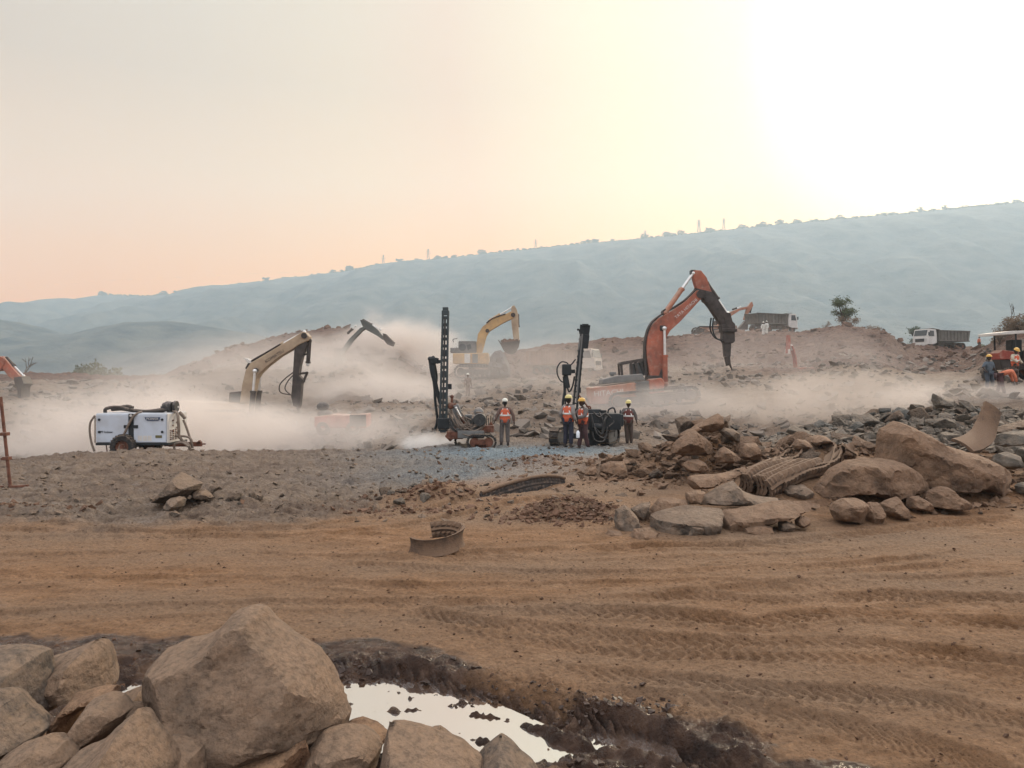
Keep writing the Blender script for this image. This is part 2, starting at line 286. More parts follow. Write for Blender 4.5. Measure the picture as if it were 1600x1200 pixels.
def ground_material():
    m = bpy.data.materials.new('ground_dirt'); m.use_nodes = True; t = m.node_tree; nn = t.nodes; ll = t.links; b = nn['Principled BSDF']
    at = nn.new('ShaderNodeAttribute'); at.attribute_name = 'zone'; sp = nn.new('ShaderNodeSeparateColor'); ll.new(at.outputs['Color'], sp.inputs[0])
    tc = nn.new('ShaderNodeTexCoord'); P0 = tc.outputs['Object']
    def nz(s, d=6, r=.6, sc=None):
        n = nn.new('ShaderNodeTexNoise'); n.inputs['Scale'].default_value = s; n.inputs['Detail'].default_value = d; n.inputs['Roughness'].default_value = r
        if sc:
            mp = nn.new('ShaderNodeMapping'); mp.inputs['Scale'].default_value = sc; ll.new(P0, mp.inputs[0]); ll.new(mp.outputs[0], n.inputs['Vector'])
        else: ll.new(P0, n.inputs['Vector'])
        return n.outputs[0]
    def rp(s, stops):
        r = nn.new('ShaderNodeValToRGB'); el = r.color_ramp.elements
        while len(el) < len(stops): el.new(.5)
        for e, (p, c) in zip(el, stops): e.position = p; e.color = (*c, 1)
        ll.new(s, r.inputs[0]); return r.outputs[0]
    def mx(f, a, b_, bt='MIX'):
        x = nn.new('ShaderNodeMix'); x.data_type = 'RGBA'; x.blend_type = bt
        if isinstance(f, float): x.inputs[0].default_value = f
        else: ll.new(f, x.inputs[0])
        for i, v in ((6, a), (7, b_)):
            if isinstance(v, tuple): x.inputs[i].default_value = (*v, 1)
            else: ll.new(v, x.inputs[i])
        return x.outputs[2]
    big = nz(.35, 5, .55, (.5, 1.4, 1)); med = nz(2.2, 7, .65, (.6, 1.5, 1)); fine = nz(24, 7, .7)
    brown = rp(med, [(.30, (.150, .070, .027)), (.44, (.240, .120, .052)), (.58, (.305, .163, .080)), (.72, (.38, .225, .125))])
    brown = mx(rp(big, [(.38, (0, 0, 0)), (.62, (1, 1, 1))]), brown, (.250, .152, .088))
    grey = rp(med, [(.30, (.095, .060, .038)), (.44, (.185, .128, .087)), (.58, (.245, .178, .126)), (.8, (.25, .215, .185))])
    warm = rp(big, [(.42, (0, 0, 0)), (.7, (.6, .6, .6))]); grey = mx(warm, grey, (.155, .098, .066))
    col = mx(sp.outputs[0], brown, grey)
    blue = rp(fine, [(.36, (.11, .14, .155)), (.62, (.26, .32, .335))])
    bl = nn.new('ShaderNodeMath'); bl.operation = 'MULTIPLY'; ll.new(at.outputs['Alpha'], bl.inputs[0]); bl.inputs[1].default_value = .85
    col = mx(bl.outputs[0], col, blue)
    emb = rp(med, [(.34, (.070, .030, .019)), (.5, (.125, .058, .036)), (.66, (.21, .118, .075))])
    col = mx(sp.outputs[2], col, emb)
    speck = rp(fine, [(.36, (.55, .50, .46)), (.46, (.95, .95, .95)), (.56, (1.02, 1.02, 1.02)), (.67, (1.4, 1.38, 1.34))]); col = mx(1.0, col, speck, 'MULTIPLY')
    mud = rp(nz(5, 6, .6), [(.35, (.034, .017, .010)), (.52, (.075, .038, .022)), (.68, (.14, .078, .047))])
    wf = nn.new('ShaderNodeMapRange'); wf.inputs[1].default_value = .15; wf.inputs[2].default_value = .8; ll.new(sp.outputs[1], wf.inputs[0])
    col = mx(wf.outputs[0], col, mud); ll.new(col, b.inputs['Base Color'])
    wn = nz(3.5, 5, .6); pr = nn.new('ShaderNodeMath'); pr.operation = 'MULTIPLY'; ll.new(wf.outputs[0], pr.inputs[0]); ll.new(rp(wn, [(.44, (.1, .1, .1)), (.56, (1, 1, 1))]), pr.inputs[1])
    rr = nn.new('ShaderNodeMapRange'); rr.inputs[3].default_value = .92; rr.inputs[4].default_value = .13; ll.new(pr.outputs[0], rr.inputs[0]); ll.new(rr.outputs[0], b.inputs['Roughness'])
    b.inputs['Specular IOR Level'].default_value = .35
    h1 = nz(14, 8, .7); h2 = nz(60, 5, .7); h3 = nz(1.3, 8, .7)
    ad = nn.new('ShaderNodeMath'); ad.operation = 'MULTIPLY_ADD'; ll.new(h2, ad.inputs[0]); ad.inputs[1].default_value = .3; ll.new(h1, ad.inputs[2])
    bu = nn.new('ShaderNodeBump'); bu.inputs['Strength'].default_value = 1.0; bu.inputs['Distance'].default_value = .075; ll.new(ad.outputs[0], bu.inputs['Height'])
    bu2 = nn.new('ShaderNodeBump'); ll.new(sp.outputs[2], bu2.inputs['Strength']); bu2.inputs['Distance'].default_value = .5; ll.new(h3, bu2.inputs['Height']); ll.new(bu.outputs[0], bu2.inputs['Normal']); ll.new(bu2.outputs[0], b.inputs['Normal'])
    return m
ground = link('ground', gme, ground_material()); tag(ground, kind='structure')
# puddle water: one level sheet; the churned bed stands through it
WZ = -.072
wm = bpy.data.materials.new('muddy_water'); wm.use_nodes = True; wb = wm.node_tree.nodes['Principled BSDF']
wb.inputs['Base Color'].default_value = (.13, .075, .045, 1); wb.inputs['Roughness'].default_value = .03; wb.inputs['Specular IOR Level'].default_value = .9; wb.inputs['IOR'].default_value = 4.5
bm = bmesh.new(); vs = []
for (x, y), w in zip(PUD, PUDW): vs.append((bm.verts.new((x - .1, y + w + .35, WZ)), bm.verts.new((x - .1, y - w - .35, WZ))))
for a, b in zip(vs, vs[1:]): bm.faces.new((a[0], a[1], b[1], b[0]))
me = bpy.data.meshes.new('water'); bm.normal_update(); bm.to_mesh(me); bm.free()
for p in me.polygons:
    if p.normal.z < 0: p.flip()
water = link('water', me, wm); tag(water, kind='structure')
# ------------------------------------------------------------------ hills
def hill(name, crest, yc, yfoot, amp, seed, mat, back=1.5, x0=-700, x1=2300, nx=520, nr_=60):
    px = np.linspace(x0, x1, nx); t = np.concatenate([np.linspace(0, 1, nr_ + 20), np.linspace(1, 2, 14)[1:]])
    cr = np.interp(px, [c[0] for c in crest], [c[1] for c in crest]); zc = zr(cr, yc)
    PXm, T = np.meshgrid(px, t); ZC = np.broadcast_to(zc, PXm.shape)
    Yd = np.where(T < 1, yfoot + (yc - yfoot) * T, yc + (T - 1) * (yc - yfoot) * back)
    Xd = (PXm - 800) / F * yc                      # a straight range, not a fan
    s = np.where(T < 1, np.sin(T * np.pi / 2) ** 1.1 * (Yd / yc) ** .9, np.cos((T - 1) * np.pi / 2) ** 1.2)
    n = fbm(Xd / 260 + seed, Yd / 420, seed, 5, .55); gul = np.abs(fbm(Xd / 170 + seed * 3, Yd / 900, 3.3, 4, .5))
    Zd = -6 + (ZC + 6) * s + amp * (n * .7 - gul) * np.sin(np.clip(T, 0, 1) * np.pi) * 1.2
    Zd = Zd + (T > .9) * amp * .03 * fbm(Xd / 22, Yd / 22, seed, 3, .7)
    idx = np.arange(PXm.size).reshape(PXm.shape)
    q = np.stack([idx[:-1, :-1], idx[:-1, 1:], idx[1:, 1:], idx[1:, :-1]], -1).reshape(-1, 4)
    o = link(name, mesh_np(name, np.stack([Xd, Yd, Zd], -1).reshape(-1, 3), q), mat); tag(o, kind='structure'); return o
forest = material('hill_forest', (.045, .062, .066), .95, .2, .018, hard=.03, col2=(.145, .145, .125), coord='Object', bump=1.0, bs=.06, bd=7)
CREST = [(-700, 520), (-200, 500), (60, 500), (110, 487), (160, 461), (230, 462), (300, 459), (400, 441), (500, 430), (600, 413), (700, 403), (860, 386), (1000, 373), (1100, 363), (1200, 352), (1400, 334), (1600, 315), (1900, 290), (2300, 270)]
hill('hills', CREST, 2500, 900, 34, 1.7, forest, back=.14)
hill('hills', [(-700, 470), (-200, 476), (0, 477), (60, 474), (110, 475), (170, 468), (300, 475), (600, 520), (2300, 560)], 2650, 2510, 16, 5.1, forest, back=.6)
hill('hills', [(-700, 480), (-300, 490), (-60, 494), (0, 499), (30, 508), (70, 521), (110, 522), (150, 511), (200, 503), (270, 502), (330, 511), (390, 521), (450, 532), (520, 548), (620, 570), (760, 585), (2300, 595)], 1050, 640, 24, 8.4, forest, back=1.2)
# ------------------------------------------------------------------ shape helpers (each builds into a bmesh; one part = one mesh)
class G:
    def __init__(s): s.bm = bmesh.new()
    def box(s, c, d, rot=None, bev=.0):
        b2 = bmesh.new(); bmesh.ops.create_cube(b2, size=1); bmesh.ops.scale(b2, vec=d, verts=b2.verts)
        if bev > 0: bmesh.ops.bevel(b2, geom=b2.edges[:], offset=bev, segments=2, affect='EDGES', profile=.6)
        M = Matrix.Translation(c)
        if rot is not None:
            from mathutils import Euler
            M = M @ Euler(rot).to_matrix().to_4x4()
        b2.transform(M); s.join(b2); return s
    def join(s, b2):
        me = bpy.data.meshes.new('tmp'); b2.to_mesh(me); b2.free(); s.bm.from_mesh(me); bpy.data.meshes.remove(me)
    def bar(s, a, b, w, h=None, bev=0, r2=1.0):
        "rectangular bar from a to b"
        a, b = Vector(a), Vector(b); h = h or w; d = b - a; L_ = d.length
        b2 = bmesh.new(); bmesh.ops.create_cube(b2, size=1); bmesh.ops.scale(b2, vec=(w, h, L_), verts=b2.verts)
        if r2 != 1.0:
            for v in b2.verts:
                if v.co.z > 0: v.co.x *= r2; v.co.y *= r2
        if bev > 0: bmesh.ops.bevel(b2, geom=b2.edges[:], offset=bev, segments=1, affect='EDGES')
        b2.transform(Matrix.Translation((a + b) / 2) @ d.to_track_quat('Z', 'Y').to_matrix().to_4x4()); s.join(b2); return s
    def cyl(s, a, b, r, r2=None, seg=14, cap=True):
        a, b = Vector(a), Vector(b); d = b - a
        b2 = bmesh.new(); bmesh.ops.create_cone(b2, cap_ends=cap, segments=seg, radius1=r, radius2=r if r2 is None else r2, depth=d.length)
        b2.transform(Matrix.Translation((a + b) / 2) @ d.to_track_quat('Z', 'Y').to_matrix().to_4x4()); s.join(b2); return s
    def ball(s, c, r, sc=(1, 1, 1), sub=2):
        b2 = bmesh.new(); bmesh.ops.create_icosphere(b2, subdivisions=sub, radius=r); b2.transform(Matrix.Translation(c) @ Matrix.Diagonal((*sc, 1))); s.join(b2); return s
    def tube(s, pts, r, seg=8, n=6):
        "smooth hose through points"
        P_ = [Vector(p) for p in pts]; path = []
        if len(P_) > 2 and n > 1:
            Q = [2 * P_[0] - P_[1]] + P_ + [2 * P_[-1] - P_[-2]]
            for i in range(1, len(Q) - 2):
                for k in range(n):
                    t = k / n; p0, p1, p2, p3 = Q[i - 1:i + 3]
                    path.append(.5 * ((2 * p1) + (p2 - p0) * t + (2 * p0 - 5 * p1 + 4 * p2 - p3) * t * t + (3 * p1 - p0 - 3 * p2 + p3) * t ** 3))
            path.append(P_[-1])
        else: path = P_
        rings = []; up = Vector((.13, .97, .2))
        for i, p in enumerate(path):
            d = (path[min(i + 1, len(path) - 1)] - path[max(i - 1, 0)]).normalized()
            a = d.cross(up).normalized(); b = d.cross(a); rr = r[min(i * len(r) // len(path), len(r) - 1)] if isinstance(r, (list, tuple)) else r
            rings.append([s.bm.verts.new(p + a * math.cos(2 * math.pi * k / seg) * rr + b * math.sin(2 * math.pi * k / seg) * rr) for k in range(seg)])
        for A_, B_ in zip(rings, rings[1:]):
            for k in range(seg): s.bm.faces.new((A_[k], A_[(k + 1) % seg], B_[(k + 1) % seg], B_[k]))
        s.bm.faces.new(rings[0]); s.bm.faces.new(rings[-1][::-1]); return s
    def prism(s, pts, y0, y1, bev=.0, plane='xz'):
        "outline (x,z) extruded from y0 to y1"
        b2 = bmesh.new(); v = [b2.verts.new((p[0], y0, p[1])) for p in pts]; f = b2.faces.new(v)
        r = bmesh.ops.extrude_face_region(b2, geom=[f]); bmesh.ops.translate(b2, vec=(0, y1 - y0, 0), verts=[e for e in r['geom'] if isinstance(e, bmesh.types.BMVert)])
        bmesh.ops.recalc_face_normals(b2, faces=b2.faces[:])
        if bev > 0: bmesh.ops.bevel(b2, geom=b2.edges[:], offset=bev, segments=2, affect='EDGES', profile=.6, clamp_overlap=True)
        s.join(b2); return s
    def lathe(s, prof, c, axis='y', seg=32):
        "profile (r, h) round an axis"
        rings = []
        for r, h in prof:
            ring = []
            for k in range(seg):
                a = 2 * math.pi * k / seg; u, v = r * math.cos(a), r * math.sin(a)
                ring.append(s.bm.verts.new(Vector(c) + (Vector((u, h, v)) if axis == 'y' else Vector((u, v, h)) if axis == 'z' else Vector((h, u, v)))))
            rings.append(ring)
        for A_, B_ in zip(rings, rings[1:]):
            for k in range(seg): s.bm.faces.new((A_[k], A_[(k + 1) % seg], B_[(k + 1) % seg], B_[k]))
        return s
    def build(s, name, mat, parent=None, smooth=None, label=None, loc=None, rot=None):
        bmesh.ops.recalc_face_normals(s.bm, faces=s.bm.faces[:])
        me = bpy.data.meshes.new(name); s.bm.to_mesh(me); s.bm.free()
        if smooth is not None:
            me.polygons.foreach_set('use_smooth', [True] * len(me.polygons))
            if smooth < 170: me.set_sharp_from_angle(angle=R(smooth))
        o = link(name, me, mat, parent, loc, rot)
        if label: o['label'] = label
        return o
def children(o): return [c for c in bpy.data.objects if c.parent == o]
def copy_tree(o, kids=None, parent=None):
    c = o.copy(); C.objects.link(c)
    if parent is not None: c.parent = parent
    for ch in children(o): copy_tree(ch, None, c)
    return c
def text_mesh(txt, size, mat, parent, loc, rot, name='lettering', ext=.004):
    cu = bpy.data.curves.new('txt', 'FONT'); cu.body = txt; cu.size = size; cu.extrude = ext; cu.align_x = 'CENTER'; cu.align_y = 'CENTER'; cu.resolution_u = 2
    o = bpy.data.objects.new('txt', cu); C.objects.link(o); dg = bpy.context.evaluated_depsgraph_get()
    me = bpy.data.meshes.new_from_object(o.evaluated_get(dg)); bpy.data.objects.remove(o); me.materials.clear(); me.name = name
    return link(name, me, mat, parent, loc, rot)
# ------------------------------------------------------------------ rocks
DUSTY = (.40, .265, .175)
rock_near = material('rock_near', (.195, .130, .086), .9, .4, 2.2, col2=(.135, .094, .065), dust=.40, dustcol=(.26, .165, .102), bump=1.0, bs=15, bd=.035, speck=.30)
rock_brown = material('rock_brown', (.19, .118, .072), .92, .45, 1.6, col2=(.105, .070, .048), dust=.62, dustcol=(.245, .148, .090), bump=1.0, bs=6, bd=.09, speck=.22, hard=.03)
rock_mix = material('rock_mix', (.155, .118, .088), .92, .5, 1.8, col2=(.075, .062, .050), dust=.5, dustcol=(.24, .158, .102), bump=1.0, bs=6, bd=.08, speck=.22, hard=.03)
rock_grey = material('rock_grey', (.165, .138, .108), .9, .5, 1.8, col2=(.085, .075, .062), dust=.36, dustcol=(.225, .162, .112), bump=.9, bs=6, bd=.06, speck=.22, hard=.03)
rock_blue = material('rock_blue', (.115, .108, .093), .9, .4, 1.8, col2=(.065, .062, .055), dust=.25, dustcol=(.21, .165, .125), bump=.9, bs=6, bd=.06, speck=.22, hard=.03)
rubble_grey = material('rubble_grey', (.165, .138, .112), .95, .45, .35, col2=(.09, .075, .062), dust=.35, dustcol=(.25, .19, .145))
rubble_brown = material('rubble_brown', (.13, .070, .045), .95, .4, .3)
def inside(p, poly):
    x, y = p; r = False; n = len(poly)
    for i in range(n):
        x1, y1 = poly[i]; x2, y2 = poly[(i + 1) % n]
        if (y1 > y) != (y2 > y) and x < (x2 - x1) * (y - y1) / (y2 - y1) + x1: r = not r
    return r
def relief_rock(name, poly, y0, thick, seed, res=26, planes=7, ridge=None, mat=None, rough=.035, steep=3.2, fwd=.62, facets=None, backf=.55, cell=1.0):
    """a boulder whose front is a set of fracture planes: outline in metres on the plane y=y0, thickness 'thick'"""
    from mathutils.geometry import delaunay_2d_cdt
    rnd = random.Random(seed); pl = [W(p[0], p[1], y0) for p in poly]; P2 = [(p.x, p.z) for p in pl]
    xs = [p[0] for p in P2]; zs = [p[1] for p in P2]; w = max(xs) - min(xs); h = max(zs) - min(zs); st = max(w, h) / res
    # resample the outline with a slightly broken edge
    out = []
    for i, (a, b) in enumerate(zip(P2, P2[1:] + P2[:1])):
        Ld = math.dist(a, b); n = max(1, int(Ld / st)); nx, nz_ = (b[1] - a[1]) / (Ld + 1e-9), -(b[0] - a[0]) / (Ld + 1e-9)
        for k in range(n):
            t = k / n; q_ = (a[0] + (b[0] - a[0]) * t, a[1] + (b[1] - a[1]) * t)
            j = mn.noise(Vector((q_[0] * 3.2 / max(w, .3), q_[1] * 3.2 / max(w, .3), seed * 1.7))) * w * .03 + mn.noise(Vector((q_[0] * 14 / max(w, .3), q_[1] * 14 / max(w, .3), seed))) * w * .008
            out.append((q_[0] + nx * j, q_[1] + nz_ * j))
    pts = list(out); nb = len(out); gx = np.arange(min(xs) + st / 2, max(xs), st); gy = np.arange(min(zs) + st / 2, max(zs), st)
    oa = np.array(out); ob = np.roll(oa, -1, 0)
    def dedge(p):
        d = ob - oa; t = np.clip(((p - oa) * d).sum(1) / ((d * d).sum(1) + 1e-12), 0, 1); return np.hypot(*(p - oa - d * t[:, None]).T).min()
    for i, gx_ in enumerate(gx):
        for gy_ in gy:
            p = (gx_ + rnd.uniform(-.25, .25) * st, gy_ + rnd.uniform(-.25, .25) * st)
            if inside(p, out) and dedge(np.array(p)) > st * .55: pts.append(p)
    res_ = delaunay_2d_cdt([Vector(p) for p in pts], [(i, (i + 1) % nb) for i in range(nb)], [], 1, 1e-6)
    V2 = np.array([(v.x, v.y) for v in res_[0]]); Fc = [tuple(f) for f in res_[2]]
    cx, cz = sum(xs) / len(xs), sum(zs) / len(zs)
    D = np.array([dedge(p) for p in V2]); D[D < st * .2] = 0
    def field(seed2, planes, fac):
        rr = random.Random(seed2); f = np.full(len(V2), thick)
        if fac:
            for (px_, row_, k, gx2, gz2) in fac:       # point of the photo the plane passes, depth k*thick there, slopes
                p = W(px_, row_, y0); f = np.minimum(f, k * thick + gx2 * (V2[:, 0] - p.x) + gz2 * (V2[:, 1] - p.z))
        else:
            for i in range(planes):
                a = rr.uniform(0, 6.283) if i else 1.57; s = rr.uniform(.25, .8); r_ = rr.uniform(.05, .3) * min(w, h)
                f = np.minimum(f, thick * rr.uniform(.75, 1.0) - s * thick / (.5 * min(w, h)) * ((V2[:, 0] - cx) * math.cos(a) + (V2[:, 1] - cz) * math.sin(a) - r_) * .8)
        f = np.minimum(f, steep * D + (D > 0) * thick * .12)
        st_ = fbm(V2[:, 0] * 1.7 / max(w, .2) + seed2, V2[:, 1] * 2.3 / max(w, .2), seed2 * .7, 2, .5); f = f - (D > 0) * thick * .055 * cell * np.clip((np.abs(st_) - .22) * 7, 0, 1) * np.clip(D / (.12 * min(w, h)), 0, 1)
        rc = np.random.RandomState(seed2 + 5); nc = 16; cc = np.stack([rc.uniform(min(xs), max(xs), nc), rc.uniform(min(zs), max(zs), nc)], 1); tl = rc.normal(0, .16 * cell, (nc, 2)); of = rc.uniform(-.010, .010, nc) * w * cell
        wx = fbm(V2[:, 0] * 3 / w + seed2, V2[:, 1] * 3 / w, 2.2, 3) * w * .10; wz = fbm(V2[:, 0] * 3 / w, V2[:, 1] * 3 / w + seed2, 7.2, 3) * w * .10
        dd = np.hypot(V2[:, 0, None] + wx[:, None] - cc[None, :, 0], V2[:, 1, None] + wz[:, None] - cc[None, :, 1]); kk = dd.argmin(1)
        f = f + ((V2[:, 0] - cc[kk, 0]) * tl[kk, 0] + (V2[:, 1] - cc[kk, 1]) * tl[kk, 1] + of[kk]) * np.clip(D / (.1 * min(w, h)), 0, 1)
        n = fbm(V2[:, 0] * 2.6 / max(w, .2) + seed, V2[:, 1] * 2.6 / max(w, .2), seed * .37, 5, .55) * rough * 2.2 * max(w, h) * .8
        return np.maximum(f, 0) + n * (D > 0) * np.clip(D / (st * 1.5), 0, 1)
    fr = field(seed, planes, facets) * fwd / .62; bk = field(seed + 91, planes, None) * backf
    bm = bmesh.new(); vf = [bm.verts.new((v[0], y0 - max(a, .0), v[1])) for v, a in zip(V2, fr)]
    vb = [vf[i] if D[i] == 0 else bm.verts.new((V2[i][0], y0 + max(bk[i], .01), V2[i][1])) for i in range(len(V2))]
    for f in Fc:
        try: bm.faces.new([vf[i] for i in f])
        except ValueError: pass
        try: bm.faces.new([vb[i] for i in f][::-1])
        except ValueError: pass
    bmesh.ops.recalc_face_normals(bm, faces=bm.faces[:])
    ctr = Vector((cx, y0, cz)); bmesh.ops.translate(bm, vec=-ctr, verts=bm.verts)
    me = bpy.data.meshes.new(name); bm.to_mesh(me); bm.free()
    me.polygons.foreach_set('use_smooth', [True] * len(me.polygons)); me.set_sharp_from_angle(angle=R(24))
    return link(name, me, mat, None, ctr)
def rock_mesh(seed, flat=1.0, cuts=2, npt=13, rough=.05, round_=0):
    rnd = random.Random(seed); bm = bmesh.new()
    for i in range(npt):
        v = Vector((rnd.gauss(0, 1), rnd.gauss(0, 1), rnd.gauss(0, 1))).normalized() * rnd.uniform(.8, 1.05); v.z *= flat; bm.verts.new(v)
    r = bmesh.ops.convex_hull(bm, input=bm.verts[:]); bmesh.ops.delete(bm, geom=list({g for g in r['geom_interior'] + r['geom_unused'] if isinstance(g, bmesh.types.BMVert)}), context='VERTS')
    bmesh.ops.dissolve_limit(bm, angle_limit=R(16), verts=bm.verts[:], edges=bm.edges[:])
    if cuts: bmesh.ops.bevel(bm, geom=bm.edges[:], offset=.045 + .08 * round_, segments=1 + round_, affect='EDGES', clamp_overlap=True)
    bmesh.ops.triangulate(bm, faces=bm.faces[:])
    if cuts: bmesh.ops.subdivide_edges(bm, edges=bm.edges[:], cuts=cuts, use_grid_fill=True)
    if round_:
        for _ in range(3): bmesh.ops.smooth_vert(bm, verts=bm.verts[:], factor=.5, use_axis_x=True, use_axis_y=True, use_axis_z=True)
    if rough:
        for v in bm.verts: v.co += v.co.normalized() * (mn.fractal(v.co * 2.3 + Vector((seed, 0, 0)), .8, 2.1, 4) * rough)
    bmesh.ops.recalc_face_normals(bm, faces=bm.faces[:])
    me = bpy.data.meshes.new('rock'); bm.to_mesh(me); bm.free(); me.polygons.foreach_set('use_smooth', [True] * len(me.polygons)); me.set_sharp_from_angle(angle=R(34)); return me
def Z1(l): return [(x / 1.8605, 930 + z / 1.8605) for x, z in l]
def Z3(l): return [(1000 + x / 2.6667, 620 + z / 2.6667) for x, z in l]
NEAR = [
 # name-label, outline, distance, thickness, seed
 ('large pointed brown boulder standing highest among the foreground rocks', Z1([(437,262),(441,225),(456,190),(490,150),(545,132),(600,118),(640,95),(672,62),(700,40),(735,30),(765,38),(800,76),(850,115),(930,165),(965,220),(1000,280),(1022,330),(1015,370),(980,400),(890,430),(790,440),(680,462),(610,475),(570,430),(520,400),(480,390),(452,330)]), 4.75, .62, 1, 60,
   [(400, 1060, 1.0, .20, -.22), (422, 1060, 1.0, -.48, -.12), (390, 975, .55, .0, -.55), (400, 1128, .98, .10, 2.1), (310, 1115, .80, .6, 1.5), (490, 1105, .80, -.7, 1.3), (275, 1040, .55, 1.3, .1), (520, 1050, .45, -1.3, -.1)]),
 ('squarish grey brown boulder at the left frame edge, upper one of the two stacked there', Z1([(-40,150),(45,148),(88,150),(125,165),(140,240),(162,310),(150,332),(110,348),(60,325),(0,285),(-40,270)]), 4.6, .42, 2, 30, None),
 ('pale topped wedge boulder behind, between the left boulder and the pointed one', Z1([(128,192),(180,170),(235,145),(285,125),(305,150),(325,200),(337,262),(280,275),(200,300),(160,330),(140,260)]), 4.95, .5, 3, 30, [(90, 1040, .8, .15, -.9), (85, 1060, .8, .05, .5), (170, 1040, .7, -.9, 0)]),
 ('dark boulder with a pale spot at the left frame edge', Z1([(-50,285),(10,272),(40,292),(75,330),(110,362),(142,392),(120,415),(60,445),(0,492),(-50,500)]), 4.2, .42, 4, 30, None),
 ('rounded tan rock in the bottom left corner', Z1([(-20,500),(30,455),(70,425),(140,405),(190,425),(218,465),(200,520),(150,570),(-20,570)]), 3.95, .4, 5, 30, None),
 ('sunlit tan boulder with a ridged top in the front row, below the pointed one', Z1([(150,540),(175,500),(230,458),(290,422),(340,382),(400,330),(432,352),(460,392),(482,422),(508,480),(520,560),(150,575)]), 3.9, .55, 6, 34, [(215, 1120, .95, .3, -.8), (200, 1160, 1.0, .1, .3), (260, 1150, .8, -1.0, -.1)]),
 ('brown rock leaning behind the ridged front boulder', Z1([(207,450),(215,400),(235,350),(270,302),(322,280),(360,300),(390,330),(340,385),(290,430),(232,460)]), 4.3, .35, 7, 26, None),
 ('thin upright rock slab between the left boulders', Z1([(140,405),(165,370),(185,330),(225,285),(290,268),(345,260),(350,292),(290,305),(245,330),(215,400),(200,430),(165,420)]), 4.5, .25, 8, 26, None),
 ('small grey brown rock in the front row, right of the ridged boulder', Z1([(478,408),(520,412),(560,425),(590,440),(602,502),(590,560),(515,560),(502,470)]), 4.1, .3, 9, 24, None),
 ('flat rust brown rock wedged under the pointed boulder', Z1([(640,545),(642,495),(665,465),(760,450),(840,440),(885,422),(900,462),(890,545)]), 4.3, .35, 10, 26, None),
 ('tan rock under the right flank of the pointed boulder', Z1([(885,470),(900,430),(945,392),(1010,375),(1060,388),(1112,432),(1102,475),(1085,560),(880,560)]), 4.45, .4, 11, 26, None),
 ('pale brown boulder at the bottom edge in front of the puddle', Z1([(1105,560),(1112,440),(1120,395),(1132,365),(1170,375),(1230,392),(1285,412),(1350,430),(1400,470),(1440,560)]), 4.25, .45, 12, 30, [(640, 1170, .9, .2, -.5), (700, 1180, .9, -.2, -.6)]),
 ('small rounded rock peeking over the pale boulder by the puddle', Z1([(1235,400),(1255,384),(1280,380),(1305,398),(1335,420),(1350,440),(1250,425)]), 4.6, .2, 13, 18, None),
 ('pointed grey rock at the right end of the foreground pile', Z1([(1380,560),(1392,462),(1420,432),(1455,403),(1480,418),(1505,440),(1535,470),(1560,500),(1580,560)]), 4.35, .4, 14, 26, None),
 ('small low rock tucked behind the left flank of the pointed boulder', Z1([(358,285),(395,268),(432,255),(450,290),(452,345),(410,335),(375,310)]), 5.0, .25, 15, 20, None),
 ('orange mud crusted rock at the near end of the puddle', Z1([(1000,378),(1020,362),(1050,355),(1095,370),(1132,395),(1120,430),(1060,420),(1005,400)]), 4.75, .25, 16, 20, None),
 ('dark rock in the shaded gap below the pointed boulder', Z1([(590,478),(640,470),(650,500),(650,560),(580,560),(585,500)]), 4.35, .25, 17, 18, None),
 ('grey rock filling the gap beside the ridged front boulder', Z1([(378,310),(440,320),(500,400),(560,432),(480,440),(420,380)]), 4.6, .25, 18, 18, None),
]
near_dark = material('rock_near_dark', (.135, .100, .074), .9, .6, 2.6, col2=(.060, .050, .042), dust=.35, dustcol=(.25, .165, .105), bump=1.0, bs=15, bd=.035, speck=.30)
near_rust = material('rock_near_rust', (.19, .105, .058), .9, .6, 2.6, col2=(.10, .055, .034), dust=.3, dustcol=(.27, .165, .095), bump=1.0, bs=15, bd=.035, speck=.30)
for lab, poly, y0, th, sd, res, fac in NEAR:
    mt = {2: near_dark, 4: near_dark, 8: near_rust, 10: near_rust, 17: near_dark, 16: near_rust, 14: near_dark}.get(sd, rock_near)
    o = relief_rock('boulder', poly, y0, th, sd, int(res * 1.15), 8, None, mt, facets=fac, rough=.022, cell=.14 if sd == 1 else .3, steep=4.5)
    tag(o, lab, 'boulder', 'boulders in the foreground pile')
